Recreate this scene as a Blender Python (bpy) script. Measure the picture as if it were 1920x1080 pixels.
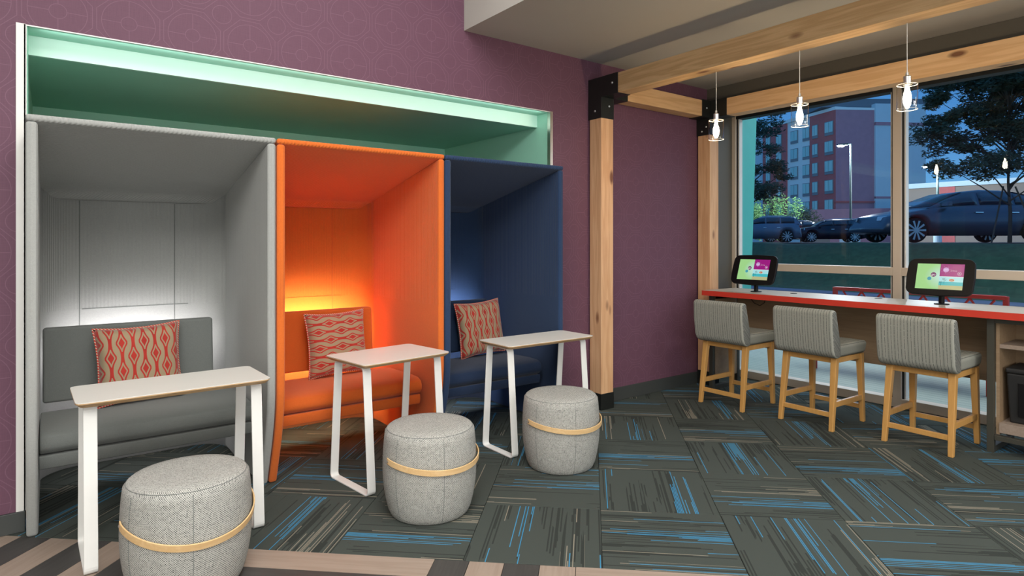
import bpy, bmesh, math, random
from mathutils import Vector, Matrix
random.seed(7)
S = bpy.context.scene
for o in list(bpy.data.objects): bpy.data.objects.remove(o)
R = math.radians
PI = math.pi
# ------------------------------------------------------------------ camera
YAW = R(37.404); FPX = 1163.56
CAM = Vector((-5.284, -3.864, 1.4))
cd = bpy.data.cameras.new('camera'); cam = bpy.data.objects.new('camera', cd)
S.collection.objects.link(cam); S.camera = cam
cam.location = CAM; cam.rotation_euler = (PI/2, 0, -YAW)
cd.sensor_width = 36; cd.lens = FPX/1920*36
cd.shift_x = -(982.34-960)/1920; cd.shift_y = (454.04-540)/1920
cd.clip_start = 0.05; cd.clip_end = 500
FW = Vector((math.sin(YAW), math.cos(YAW), 0)); RT = Vector((math.cos(YAW), -math.sin(YAW), 0))
def far(px, depth, z=0.0):
    "world point at a given depth in front of the photographer's standpoint, at height z"
    p = CAM + FW*depth + RT*((px-982.34)/FPX*depth); p.z = z; return p
# ------------------------------------------------------------------ view
S.view_settings.view_transform = 'Standard'; S.view_settings.look = 'None'
S.view_settings.exposure = 0.0; S.view_settings.gamma = 1.0; S.view_settings.use_curve_mapping = False
# ------------------------------------------------------------------ dusk sky
W = bpy.data.worlds.new('dusk_sky'); S.world = W; W.use_nodes = True
nt = W.node_tree; nt.nodes.clear()
out = nt.nodes.new('ShaderNodeOutputWorld'); bg = nt.nodes.new('ShaderNodeBackground')
tc = nt.nodes.new('ShaderNodeTexCoord'); sp = nt.nodes.new('ShaderNodeSeparateXYZ'); rp = nt.nodes.new('ShaderNodeValToRGB')
nt.links.new(tc.outputs['Generated'], sp.inputs[0]); nt.links.new(sp.outputs['Z'], rp.inputs[0])
nt.links.new(rp.outputs[0], bg.inputs[0]); nt.links.new(bg.outputs[0], out.inputs[0])
e = rp.color_ramp.elements; e[0].position = 0.0; e[0].color = (0.13, 0.33, 0.55, 1); e[1].position = 0.45; e[1].color = (0.045, 0.16, 0.38, 1)
m_ = rp.color_ramp.elements.new(0.16); m_.color = (0.050, 0.18, 0.42, 1)
bg.inputs[1].default_value = 1.6
# ------------------------------------------------------------------ large fill lights of the room
def area(name, loc, rot, sx, sy, power, col=(1, 1, 1), spread=None):
    l = bpy.data.lights.new(name, 'AREA'); l.shape = 'RECTANGLE'; l.size = sx; l.size_y = sy; l.energy = power; l.color = col
    if spread: l.spread = R(spread)
    o = bpy.data.objects.new(name, l); S.collection.objects.link(o); o.location = loc; o.rotation_euler = rot; return o
LW = (1.0, 0.975, 0.94)
area('ceiling_fill_light', (-6.2, -4.6, 4.15), (0, 0, 0), 4.0, 3.0, 330, LW)  # unseen overhead lights, added as soft fill for the room
area('ceiling_fill_light', (-4.0, -2.0, 4.15), (0, 0, 0), 1.6, 1.6, 70, LW)
area('ceiling_fill_light', (-0.9, -4.9, 2.90), (0, 0, 0), 1.2, 1.2, 65, LW)
# unseen fill light added behind the photographer
area('rear_fill_light', (-5.2, -8.8, 1.9), (R(90), 0, 0), 6.5, 3.2, 235, (1.0, 0.99, 0.97))
# LED strip behind the lip of the alcove opening
area('cove_light_strip', (-3.72, 0.014, 2.415), (R(100), 0, 0), 3.2, 0.02, 1.5, (0.97, 1, 0.98))
# light bars behind the backrests of the booths
for x, c, w_ in ((-4.86, (1, 0.95, 0.97), 5), (-3.76, (1, 0.93, 0.58), 12), (-2.70, (0.86, 0.88, 1), 12)):
    area('booth_light', (x, 0.60, 0.70), (R(91), 0, 0), 0.62, 0.16, w_, c, 125)
    area('booth_light', (x, 0.50, 0.27), (R(80), 0, 0), 0.7, 0.03, w_*0.28, c)  # extra fill added under the seat to brighten back panel and floor

# ================================================================== helpers
class NT:
    def __init__(s, name):
        s.m = bpy.data.materials.new(name); s.m.use_nodes = True; s.t = s.m.node_tree
        s.b = s.t.nodes['Principled BSDF']; s.o = s.t.nodes['Material Output']
    def n(s, typ, **kw):
        d = s.t.nodes.new('ShaderNode'+typ)
        for k, v in kw.items(): setattr(d, k, v)
        return d
    def l(s, a, b): s.t.links.new(a, b)
    def put(s, sock, v):
        if isinstance(v, bpy.types.NodeSocket): s.l(v, sock)
        else: sock.default_value = v
    def math(s, op, a, b=0.0, c=None):
        d = s.n('Math', operation=op); s.put(d.inputs[0], a); s.put(d.inputs[1], b)
        if c is not None: s.put(d.inputs[2], c)
        return d.outputs[0]
    def comb(s, x, y, z=0.0):
        d = s.n('CombineXYZ'); s.put(d.inputs[0], x); s.put(d.inputs[1], y); s.put(d.inputs[2], z); return d.outputs[0]
    def mix(s, f, a, b):
        d = s.n('Mix', data_type='RGBA'); s.put(d.inputs[0], f)
        s.put(d.inputs[6], a if isinstance(a, bpy.types.NodeSocket) else (*a, 1)); s.put(d.inputs[7], b if isinstance(b, bpy.types.NodeSocket) else (*b, 1)); return d.outputs[2]
    def noise(s, vec, scale, detail=2.0, rough=0.5):
        d = s.n('TexNoise'); s.put(d.inputs['Vector'], vec); d.inputs['Scale'].default_value = scale
        d.inputs['Detail'].default_value = detail; d.inputs['Roughness'].default_value = rough; return d.outputs['Fac']
    def white(s, vec): d = s.n('TexWhiteNoise'); s.l(vec, d.inputs['Vector']); return d.outputs['Value']
    def obj(s): d = s.n('TexCoord'); q = s.n('SeparateXYZ'); s.l(d.outputs['Object'], q.inputs[0]); return d.outputs['Object'], q.outputs[0], q.outputs[1], q.outputs[2]
    def scl(s, vec, v):
        d = s.n('VectorMath', operation='MULTIPLY'); s.l(vec, d.inputs[0]); d.inputs[1].default_value = v; return d.outputs[0]
    def rnd(s): return s.n('ObjectInfo').outputs['Random']
    def bump(s, h, strength=0.3, dist=0.002):
        d = s.n('Bump'); s.l(h, d.inputs['Height']); d.inputs['Strength'].default_value = strength; d.inputs['Distance'].default_value = dist; s.l(d.outputs[0], s.b.inputs['Normal'])
    def col(s, v): s.put(s.b.inputs['Base Color'], v if isinstance(v, bpy.types.NodeSocket) else (*v, 1))
    def fin(s, rough=0.5, metal=0.0, spec=None):
        s.b.inputs['Roughness'].default_value = rough; s.b.inputs['Metallic'].default_value = metal
        if spec is not None: s.b.inputs['Specular IOR Level'].default_value = spec
        return s.m
def lin(r, g, b):
    f = lambda c: ((c/255+0.055)/1.055)**2.4 if c/255 > 0.04045 else c/255/12.92
    return (f(r), f(g), f(b))
def plain(name, c, rough=0.5, metal=0.0, spec=None, nscale=None, namt=0.06, bump=0.0):
    k = NT(name)
    v, x, y, z = k.obj()
    f = k.noise(v, nscale or 8, 3)
    k.col(k.mix(f, tuple(q*(1-namt) for q in c), tuple(min(1, q*(1+namt)) for q in c)))
    if bump: k.bump(k.noise(v, nscale or 60, 3), bump, 0.002)
    return k.fin(rough, metal, spec)
def emit(name, c, st):
    k = NT(name); k.col((0, 0, 0)); k.b.inputs['Emission Color'].default_value = (*c, 1); k.b.inputs['Emission Strength'].default_value = st; return k.fin(0.6)
def fabric(name, c, rib=True, c2=None, zr=0.98):
    "felt: fine mottled weave; ribbed above zr where rib is set"
    k = NT(name); v, x, y, z = k.obj()
    f = k.noise(v, 420, 2, 0.7); g = k.noise(v, 90, 2)
    c2 = c2 or tuple(q*0.72 for q in c)
    k.col(k.mix(k.math('ADD', k.math('MULTIPLY', f, 0.8), k.math('MULTIPLY', g, 0.2)), c2, tuple(min(1, q*1.25) for q in c)))
    h = f
    if rib:
        w = k.math('SINE', k.math('MULTIPLY', k.math('ADD', x, y), 2*PI/0.02))
        w = k.math('MULTIPLY', w, k.math('GREATER_THAN', z, zr))
        h = k.math('ADD', k.math('MULTIPLY', w, 0.8), k.math('MULTIPLY', f, 0.35))
    k.bump(h, 0.5, 0.0024)
    k.b.inputs['Sheen Weight'].default_value = 0.15
    return k.fin(0.95, 0, 0.15)
def wood(name, c, dark, axis='X', grain=1.0, knots=False, rough=0.5, ring=0.5):
    k = NT(name); v, x, y, z = k.obj(); r = k.math('MULTIPLY', k.rnd(), 40.0)
    sc = {'X': (0.6, 9, 9), 'Y': (9, 0.6, 9), 'Z': (9, 9, 0.6)}[axis]
    vv = k.n('VectorMath', operation='ADD'); k.l(k.scl(v, sc), vv.inputs[0]); k.l(k.comb(r, r, r), vv.inputs[1])
    vv = vv.outputs[0]
    a = k.noise(vv, 1.2*grain, 4, 0.6)
    w = k.math('SINE', k.math('MULTIPLY', a, 42.0)); w = k.math('MULTIPLY_ADD', w, 0.5, 0.5)
    fine = k.noise(k.scl(vv, (1, 5, 5) if axis == 'X' else (5, 1, 5) if axis == 'Y' else (5, 5, 1)), 5, 2)
    f = k.math('ADD', k.math('MULTIPLY', w, ring), k.math('MULTIPLY', fine, 0.6))
    colr = k.mix(k.math('MINIMUM', f, 1.0), c, dark)
    if knots:
        ks = {'X': (2.4, 6, 6), 'Y': (6, 2.4, 6), 'Z': (6, 6, 2.4)}[axis]
        vo = k.n('TexVoronoi'); vo.inputs['Scale'].default_value = 1.0
        va = k.n('VectorMath', operation='ADD'); k.l(k.scl(v, ks), va.inputs[0]); k.l(k.comb(r, r, r), va.inputs[1]); k.l(va.outputs[0], vo.inputs['Vector'])
        kn = k.n('MapRange'); k.l(vo.outputs['Distance'], kn.inputs[0]); kn.inputs[1].default_value = 0.08; kn.inputs[2].default_value = 0.17; kn.inputs[3].default_value = 0.9; kn.inputs[4].default_value = 0.0
        colr = k.mix(kn.outputs[0], colr, (0.16, 0.05, 0.02))
    k.col(colr); k.bump(f, 0.12, 0.0015)
    return k.fin(rough)
# ---- mesh building
class MB:
    def __init__(s): s.v = []; s.f = []
    def add(s, vs, fs):
        b = len(s.v); s.v += [tuple(p) for p in vs]; s.f += [tuple(b+i for i in f) for f in fs]; return s
    def box(s, x0, x1, y0, y1, z0, z1):
        x0, x1 = sorted((x0, x1)); y0, y1 = sorted((y0, y1)); z0, z1 = sorted((z0, z1))
        return s.add([(x0, y0, z0), (x1, y0, z0), (x1, y1, z0), (x0, y1, z0), (x0, y0, z1), (x1, y0, z1), (x1, y1, z1), (x0, y1, z1)],
                     [(0, 3, 2, 1), (4, 5, 6, 7), (0, 1, 5, 4), (1, 2, 6, 5), (2, 3, 7, 6), (3, 0, 4, 7)])
    def hexa(s, bot, top):
        "two quads (ccw seen from above) joined"
        return s.add(list(bot)+list(top), [(3, 2, 1, 0), (4, 5, 6, 7), (0, 1, 5, 4), (1, 2, 6, 5), (2, 3, 7, 6), (3, 0, 4, 7)])
    def prism(s, pts, h0, h1, axis='Z'):
        "closed outline extruded along an axis; pts are the two other coordinates in order"
        def P(a, b, h): return {'Z': (a, b, h), 'X': (h, a, b), 'Y': (a, h, b)}[axis]
        n = len(pts)
        fs = [tuple(range(n-1, -1, -1)), tuple(range(n, 2*n))]+[(i, (i+1) % n, n+(i+1) % n, n+i) for i in range(n)]
        return s.add([P(a, b, h0) for a, b in pts]+[P(a, b, h1) for a, b in pts], fs)
    def lathe(s, prof, seg=32, c=(0, 0, 0), cap=True):
        n = len(prof); vs = []; fs = []
        for i in range(seg):
            a = 2*PI*i/seg
            for r, z in prof: vs.append((c[0]+r*math.cos(a), c[1]+r*math.sin(a), c[2]+z))
        for i in range(seg):
            j = (i+1) % seg
            for k in range(n-1): fs.append((i*n+k, j*n+k, j*n+k+1, i*n+k+1))
        if cap:
            fs.append(tuple(i*n for i in range(seg-1, -1, -1))); fs.append(tuple(i*n+n-1 for i in range(seg)))
        return s.add(vs, fs)
    def tube(s, pts, r, seg=8, closed=False):
        pts = [Vector(p) for p in pts]; n = len(pts); vs = []; fs = []
        rr = r if isinstance(r, (list, tuple)) else [r]*n
        up = None
        for i, p in enumerate(pts):
            a = pts[(i-1) % n] if (closed or i > 0) else p; b = pts[(i+1) % n] if (closed or i < n-1) else p
            t = (b-a).normalized()
            if up is None: up = t.orthogonal().normalized()
            up = (up-t*up.dot(t)).normalized(); sd = t.cross(up)
            for k in range(seg):
                q = 2*PI*k/seg; vs.append(p+(up*math.cos(q)+sd*math.sin(q))*rr[i])
        m = n if closed else n-1
        for i in range(m):
            j = (i+1) % n
            for k in range(seg): fs.append((i*seg+k, i*seg+(k+1) % seg, j*seg+(k+1) % seg, j*seg+k))
        if not closed: fs.append(tuple(range(seg-1, -1, -1))); fs.append(tuple((n-1)*seg+k for k in range(seg)))
        return s.add(vs, fs)
    def ribbon(s, pts, nrm, w, t, closed=False):
        "flat strap: centre line pts, width direction given, thickness t along the other normal"
        pts = [Vector(p) for p in pts]; n = len(pts); vs = []; fs = []
        for i, p in enumerate(pts):
            a = pts[(i-1) % n] if (closed or i > 0) else p; b = pts[(i+1) % n] if (closed or i < n-1) else p
            tg = (b-a).normalized(); wd = Vector(nrm[i] if isinstance(nrm, list) else nrm); wd = (wd-tg*wd.dot(tg)).normalized(); th = tg.cross(wd)
            for sw, st in ((-1, -1), (1, -1), (1, 1), (-1, 1)): vs.append(p+wd*sw*w/2+th*st*t/2)
        m = n if closed else n-1
        for i in range(m):
            j = (i+1) % n
            for k in range(4): fs.append((i*4+k, i*4+(k+1) % 4, j*4+(k+1) % 4, j*4+k))
        if not closed: fs.append((3, 2, 1, 0)); fs.append(tuple((n-1)*4+k for k in range(4)))
        return s.add(vs, fs)
    def mesh(s, name):
        me = bpy.data.meshes.new(name); me.from_pydata(s.v, [], s.f); me.update()
        bm = bmesh.new(); bm.from_mesh(me); bmesh.ops.recalc_face_normals(bm, faces=bm.faces); bm.to_mesh(me); bm.free()
        return me
def obj(name, mb, mat, parent=None, bev=0.0, seg=2, smooth=False, sub=0, loc=None):
    me = mb if isinstance(mb, bpy.types.Mesh) else mb.mesh(name)
    if mat and not me.materials: me.materials.append(mat)
    o = bpy.data.objects.new(name, me); S.collection.objects.link(o)
    if parent: o.parent = parent
    if loc: o.location = loc
    if smooth:
        for p in me.polygons: p.use_smooth = True
    if bev:
        b = o.modifiers.new('bevel', 'BEVEL'); b.width = bev; b.segments = seg; b.limit_method = 'ANGLE'; b.angle_limit = R(35)
        b.harden_normals = False
        if smooth is None or seg > 2:
            for p in me.polygons: p.use_smooth = True
            w = o.modifiers.new('wn', 'WEIGHTED_NORMAL'); w.keep_sharp = False
    if sub:
        m = o.modifiers.new('sub', 'SUBSURF'); m.levels = sub; m.render_levels = sub
    return o
def thing(name, label, cat, loc=(0, 0, 0), rz=0.0, group=None):
    o = bpy.data.objects.new(name, None); S.collection.objects.link(o); o.empty_display_size = 0.1
    o.location = loc; o.rotation_euler = (0, 0, rz); tag(o, label, cat, group); return o
def tag(o, label, cat, group=None):
    o['label'] = label; o['category'] = cat
    if group: o['group'] = group
    return o
def struct(name, mb, mat, **kw):
    o = obj(name, mb, mat, **kw)
    if not o.parent: o['kind'] = 'structure'
    return o
def dup(root, label, loc=None, rz=None):
    r = root.copy(); S.collection.objects.link(r); r['label'] = label
    if loc is not None: r.location = loc
    if rz is not None: r.rotation_euler = (0, 0, rz)
    for ch in list(root.children):
        c = ch.copy(); S.collection.objects.link(c); c.parent = r
        for g in list(ch.children):
            d = g.copy(); S.collection.objects.link(d); d.parent = c
    return r

# ================================================================== materials
def wallpaper():
    k = NT('purple_wallpaper'); v, x, y, z = k.obj()
    P = 0.30
    def ring(cx, cz, r, t):
        u = k.math('SUBTRACT', k.math('FRACT', k.math('ADD', k.math('DIVIDE', x, P), cx)), 0.5)
        w = k.math('SUBTRACT', k.math('FRACT', k.math('ADD', k.math('DIVIDE', z, P), cz)), 0.5)
        d = k.math('SQRT', k.math('ADD', k.math('MULTIPLY', u, u), k.math('MULTIPLY', w, w)))
        return k.math('LESS_THAN', k.math('ABSOLUTE', k.math('SUBTRACT', d, r)), t), u, w
    a, u, w = ring(0, 0, 0.12, 0.006); b, _, _ = ring(0, 0, 0.40, 0.006); c, u2, w2 = ring(0.5, 0.5, 0.17, 0.006)
    au = k.math('ABSOLUTE', u); aw = k.math('ABSOLUTE', w)
    oc = k.math('LESS_THAN', k.math('ABSOLUTE', k.math('SUBTRACT', k.math('MAXIMUM', k.math('MAXIMUM', au, aw), k.math('MULTIPLY', k.math('ADD', au, aw), 0.72)), 0.47)), 0.006)
    sp1 = k.math('MULTIPLY', k.math('LESS_THAN', k.math('MINIMUM', au, aw), 0.006), k.math('LESS_THAN', k.math('MAXIMUM', au, aw), 0.40))
    sp1 = k.math('MULTIPLY', sp1, k.math('GREATER_THAN', k.math('MAXIMUM', au, aw), 0.12))
    m = k.math('MAXIMUM', k.math('MAXIMUM', a, b), k.math('MAXIMUM', k.math('MAXIMUM', c, oc), sp1))
    m = k.math('MULTIPLY', m, 0.16)
    lin_ = k.noise(k.scl(v, (12, 12, 380)), 1, 2); li2 = k.noise(k.scl(v, (300, 300, 14)), 1, 2)
    f = k.math('MULTIPLY', k.math('ADD', lin_, li2), 0.5)
    base = k.mix(f, (0.105, 0.046, 0.074), (0.168, 0.078, 0.118))
    k.col(k.mix(m, base, (0.36, 0.22, 0.30))); k.bump(f, 0.25, 0.001)
    return k.fin(0.6, 0, 0.3)
def carpet():
    k = NT('carpet_tile'); v, x, y, z = k.obj(); r = k.rnd()
    r1 = k.white(k.comb(r, 1.3, 0.2)); r2 = k.white(k.comb(r, 5.7, 2.2)); r3 = k.white(k.comb(r, 9.1, 4.4))
    yq = k.math('DIVIDE', y, 0.0075); ln = k.math('FLOOR', yq); thin = k.math('LESS_THAN', k.math('ABSOLUTE', k.math('SUBTRACT', k.math('FRACT', yq), 0.5)), 0.31)
    wn = k.white(k.comb(ln, r, 3.0)); wn2 = k.white(k.comb(ln, r, 8.0))
    off = k.math('MULTIPLY', r, 61.0)
    wn3 = k.white(k.comb(ln, r, 13.0)); wn4 = k.white(k.comb(ln, r, 21.0))
    def lines(c, w, side, wa, wb, thr, ext):
        "threads of a band: each starts at one edge of the tile and stops somewhere on the way"
        sg = k.math('MULTIPLY_ADD', k.math('GREATER_THAN', side, 0.5), 2.0, -1.0)
        xx = k.math('MULTIPLY', x, sg)
        dist = k.math('ABSOLUTE', k.math('SUBTRACT', y, c))
        stop = k.math('MULTIPLY_ADD', wa, 0.75, -0.38+ext)
        on = k.math('LESS_THAN', xx, stop)
        core = k.math('MULTIPLY', k.math('LESS_THAN', dist, w*0.22), k.math('GREATER_THAN', wb, 0.22))
        edge = k.math('MULTIPLY', k.math('LESS_THAN', dist, w), k.math('GREATER_THAN', wb, thr))
        return k.math('MULTIPLY', k.math('MULTIPLY', on, thin), k.math('MAXIMUM', core, edge))
    cb = k.math('MULTIPLY_ADD', r1, 0.40, -0.20)
    ct = k.math('SUBTRACT', k.math('FLOORED_MODULO', k.math('ADD', k.math('ADD', cb, 0.30), k.math('MULTIPLY_ADD', r2, 0.26, 0.17)), 0.60), 0.30)
    blue = lines(cb, 0.055, r3, wn, wn3, 0.50, 0.08)
    tan = lines(ct, 0.055, r2, wn2, wn4, 0.55, 0.0)
    stray = k.math('MULTIPLY', thin, k.math('GREATER_THAN', wn, 0.965)); blue = k.math('MAXIMUM', blue, k.math('MULTIPLY', stray, k.math('GREATER_THAN', k.math('MULTIPLY_ADD', wn2, 0.6, -0.3), x)))
    stray2 = k.math('MULTIPLY', thin, k.math('GREATER_THAN', wn2, 0.955)); tan = k.math('MAXIMUM', tan, k.math('MULTIPLY', stray2, k.math('LESS_THAN', k.math('MULTIPLY_ADD', wn, 0.6, -0.3), x)))
    tan = k.math('MULTIPLY', tan, k.math('GREATER_THAN', r3, 0.15))
    lo = k.noise(k.comb(k.math('MULTIPLY', x, 1.0), k.math('MULTIPLY', y, 9.0), off), 1.0, 1)
    dk = k.math('MULTIPLY', k.math('GREATER_THAN', k.math('ADD', lo, k.math('MULTIPLY', wn3, 0.35)), 0.72), k.math('LESS_THAN', k.math('MULTIPLY_ADD', wn4, 0.8, -0.4), x))
    sp = k.noise(v, 520, 2, 0.7)
    base = k.mix(sp, (0.020, 0.025, 0.022), (0.108, 0.124, 0.111))
    base = k.mix(k.math('MULTIPLY', dk, 0.5), base, (0.012, 0.013, 0.012))
    tb = k.mix(sp, (0.13, 0.115, 0.09), (0.44, 0.40, 0.31)); bb = k.mix(sp, (0.02, 0.12, 0.24), (0.09, 0.40, 0.66))
    c = k.mix(k.math('MULTIPLY', tan, 0.85), base, tb); c = k.mix(k.math('MULTIPLY', blue, 0.9), c, bb)
    k.col(c); k.bump(sp, 0.5, 0.003)
    return k.fin(0.95, 0, 0.1)
def ogee(name, turn):
    k = NT(name); t = k.n('TexCoord'); q = k.n('SeparateXYZ'); k.l(t.outputs['UV'], q.inputs[0])
    U, V = (q.outputs[1], q.outputs[0]) if turn else (q.outputs[0], q.outputs[1])
    s = 0.125; p = 0.36
    cu = k.math('DIVIDE', U, s); col = k.math('FLOOR', cu)
    odd = k.math('FLOORED_MODULO', col, 2.0)
    u = k.math('MULTIPLY', k.math('ABSOLUTE', k.math('SUBTRACT', k.math('FRACT', cu), 0.5)), 2.0)
    v = k.math('SUBTRACT', k.math('FRACT', k.math('ADD', k.math('DIVIDE', V, p), k.math('MULTIPLY', odd, 0.5))), 0.5)
    g = lambda w, a: k.math('MULTIPLY', k.math('EXPONENT', k.math('MULTIPLY', k.math('POWER', k.math('ABSOLUTE', k.math('DIVIDE', v, w)), 1.6), -1.0)), a)
    b = k.math('ADD', g(0.20, 0.78), 0.13)
    outer = k.math('LESS_THAN', k.math('ABSOLUTE', k.math('SUBTRACT', u, b)), 0.15)
    inner = k.math('LESS_THAN', u, k.math('SUBTRACT', g(0.15, 0.62), 0.10))
    stem = k.math('MULTIPLY', k.math('LESS_THAN', u, 0.26), k.math('GREATER_THAN', k.math('ABSOLUTE', v), 0.31))
    line = k.math('LESS_THAN', k.math('ABSOLUTE', k.math('SUBTRACT', u, 0.16)), 0.035)
    stem2 = k.math('MULTIPLY', stem, k.math('SUBTRACT', 1.0, line))
    red = k.math('MAXIMUM', k.math('MAXIMUM', outer, inner), stem2)
    vv = k.scl(t.outputs['UV'], (1, 1, 1)); nf = k.noise(vv, 300, 2); lo = k.noise(vv, 4, 2)
    rc = k.mix(lo, (0.30, 0.010, 0.010), (0.56, 0.045, 0.025)); bc = k.mix(nf, (0.26, 0.19, 0.11), (0.44, 0.34, 0.21))
    k.col(k.mix(red, bc, rc)); k.bump(k.math('ADD', red, k.math('MULTIPLY', nf, 0.4)), 0.6, 0.003)
    k.b.inputs['Sheen Weight'].default_value = 0.3
    return k.fin(0.75, 0, 0.3)
def tweed():
    k = NT('grey_tweed'); v, x, y, z = k.obj()
    t = k.n('TexCoord'); q = k.n('SeparateXYZ'); k.l(t.outputs['UV'], q.inputs[0]); a, b = q.outputs[0], q.outputs[1]
    c1 = k.math('FLOOR', k.math('MULTIPLY', a, 1.0/0.0042)); c2 = k.math('FLOOR', k.math('MULTIPLY', b, 1.0/0.0042))
    ch = k.math('FLOORED_MODULO', k.math('ADD', c1, c2), 2.0)
    st = k.noise(k.comb(k.math('MULTIPLY', a, 18.0), k.math('MULTIPLY', b, 300.0)), 1.0, 2)
    st2 = k.noise(k.comb(k.math('MULTIPLY', a, 300.0), k.math('MULTIPLY', b, 18.0)), 1.0, 2)
    wn = k.white(k.comb(c1, c2, 0.0))
    f = k.math('ADD', k.math('MULTIPLY', ch, 0.42), k.math('ADD', k.math('MULTIPLY', wn, 0.2), k.math('MULTIPLY', k.math('ADD', st, st2), 0.3)))
    k.col(k.mix(k.math('SMOOTH_MIN', k.math('MAXIMUM', k.math('MULTIPLY_ADD', f, 1.8, -0.42), 0.0), 1.0, 0.05), (0.03, 0.032, 0.031), (0.55, 0.55, 0.51))); k.bump(f, 0.5, 0.002)
    return k.fin(0.9, 0, 0.15)
def stool_fabric():
    k = NT('striped_grey_upholstery'); v, x, y, z = k.obj()
    w = k.math('ABSOLUTE', k.math('SUBTRACT', k.math('FRACT', k.math('DIVIDE', y, 0.021)), 0.5))
    line = k.math('LESS_THAN', w, 0.10)
    zz = k.math('MULTIPLY', line, k.math('GREATER_THAN', k.noise(k.comb(y, k.math('ADD', x, z), 0.0), 160, 2), 0.42))
    n = k.noise(v, 500, 2)
    base = k.mix(n, (0.23, 0.235, 0.205), (0.42, 0.425, 0.375))
    sft = k.math('GREATER_THAN', k.math('FRACT', k.math('DIVIDE', y, 0.042)), 0.5)
    base = k.mix(k.math('MULTIPLY', sft, 0.25), base, (0.20, 0.22, 0.19))
    k.col(k.mix(k.math('MULTIPLY', zz, 0.75), base, (0.075, 0.080, 0.078))); k.bump(n, 0.3, 0.001)
    return k.fin(0.9, 0, 0.15)
def glass(name, refl=1.0, tint=(1, 1, 1), ior=1.45):
    k = NT(name); k.t.nodes.remove(k.b)
    tr = k.n('BsdfTransparent'); tr.inputs[0].default_value = (*tint, 1); gl = k.n('BsdfGlossy'); gl.inputs['Roughness'].default_value = 0.0
    fr = k.n('LayerWeight'); fr.inputs[0].default_value = 0.5; mx = k.n('MixShader')
    k.l(k.math('MULTIPLY', k.math('MULTIPLY_ADD', k.math('POWER', fr.outputs['Facing'], 5.0), 0.9, 0.035), refl), mx.inputs[0]); k.l(tr.outputs[0], mx.inputs[1]); k.l(gl.outputs[0], mx.inputs[2]); k.l(mx.outputs[0], k.o.inputs[0]); return k.m

M = {}
M['purple'] = wallpaper(); M['carpet'] = carpet()
M['ceil'] = plain('ceiling_paint', (0.46, 0.445, 0.405), 0.9, nscale=3, namt=0.03)
M['roomwall'] = plain('room_wall_paint', (0.55, 0.53, 0.49), 0.9, nscale=2, namt=0.03)
M['taupe'] = plain('taupe_paint', (0.105, 0.098, 0.082), 0.6, nscale=30, namt=0.05)
M['teal'] = plain('teal_paint', (0.34, 0.69, 0.54), 0.6, nscale=6, namt=0.03)
M['teallit'] = plain('lit_teal_paint', (0.60, 0.86, 0.75), 0.5, nscale=6, namt=0.02)  # strip light on the bulkhead is partly put into this lighter colour
M['chrome'] = plain('brushed_nickel', (0.75, 0.74, 0.70), 0.28, 1.0, nscale=40, namt=0.05)
M['baseboard'] = plain('charcoal_rubber_baseboard', (0.045, 0.05, 0.048), 0.55)
M['black'] = plain('black_steel', (0.010, 0.012, 0.011), 0.42, 0.0, nscale=20, namt=0.3)
M['bolt'] = plain('zinc_bolt', (0.75, 0.78, 0.8), 0.3, 0.9)
M['pineZ'] = wood('pine_timber_upright', (0.78, 0.50, 0.28), (0.60, 0.32, 0.16), 'Z', 0.7, True)
M['pineY'] = wood('pine_timber_lengthwise', (0.72, 0.50, 0.27), (0.50, 0.31, 0.14), 'Y', 0.7, True)
M['pineX'] = wood('pine_timber_crosswise', (0.78, 0.51, 0.27), (0.58, 0.33, 0.15), 'X', 0.7, True)
M['pineLit'] = wood('lit_pine_timber', (0.92, 0.62, 0.34), (0.74, 0.43, 0.20), 'Y', 0.7, True)  # brighter pine copy: light falling on the window beam put into its colour
M['grey'] = fabric('grey_felt', (0.37, 0.38, 0.365)); M['greyR'] = fabric('grey_felt_plain', (0.175, 0.188, 0.178), False)
M['orange'] = fabric('orange_felt', (0.68, 0.165, 0.030), c2=(0.52, 0.10, 0.018)); M['orangeR'] = fabric('orange_felt_plain', (0.58, 0.12, 0.020), False, (0.46, 0.08, 0.014))
M['navy'] = fabric('navy_felt', (0.026, 0.052, 0.115), c2=(0.014, 0.030, 0.072)); M['navyR'] = fabric('navy_felt_plain', (0.018, 0.033, 0.072), False, (0.010, 0.02, 0.048))
M['laminate'] = plain('white_laminate', (0.72, 0.70, 0.65), 0.35, nscale=4, namt=0.02)
M['ply'] = wood('birch_plywood_edge', (0.62, 0.43, 0.24), (0.40, 0.24, 0.11), 'X', 3.0)
M['whitemetal'] = plain('white_powder_coat', (0.80, 0.80, 0.77), 0.4, nscale=30, namt=0.02)
M['tweed'] = tweed()
M['strap'] = wood('bent_ash_strap', (0.78, 0.55, 0.29), (0.68, 0.44, 0.20), 'X', 1.0)
M['ogeeV'] = ogee('ogee_cushion_fabric', False); M['ogeeH'] = ogee('ogee_cushion_fabric_turned', True)
def piping_mat():
    k = NT('red_and_cream_cord'); v, x, y, z = k.obj()
    w = k.math('SINE', k.math('MULTIPLY', k.math('ADD', k.math('ADD', x, y), z), 420.0))
    k.col(k.mix(k.math('GREATER_THAN', w, 0.35), (0.55, 0.03, 0.02), (0.6, 0.5, 0.36))); return k.fin(0.85)
M['piping'] = piping_mat()
M['stool'] = stool_fabric()
M['beech'] = wood('honey_beech', (0.62, 0.34, 0.105), (0.52, 0.27, 0.075), 'Z', 0.8, ring=0.3, rough=0.4)
M['oak'] = wood('oak_laminate', (0.36, 0.25, 0.15), (0.25, 0.165, 0.095), 'Y', 1.2, ring=0.3)
M['oaktop'] = wood('oak_laminate_light', (0.50, 0.42, 0.33), (0.40, 0.325, 0.25), 'Y', 1.4, ring=0.25, rough=0.45)
M['red'] = plain('red_laminate_edge', (0.62, 0.045, 0.025), 0.4, nscale=10, namt=0.03)
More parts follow.
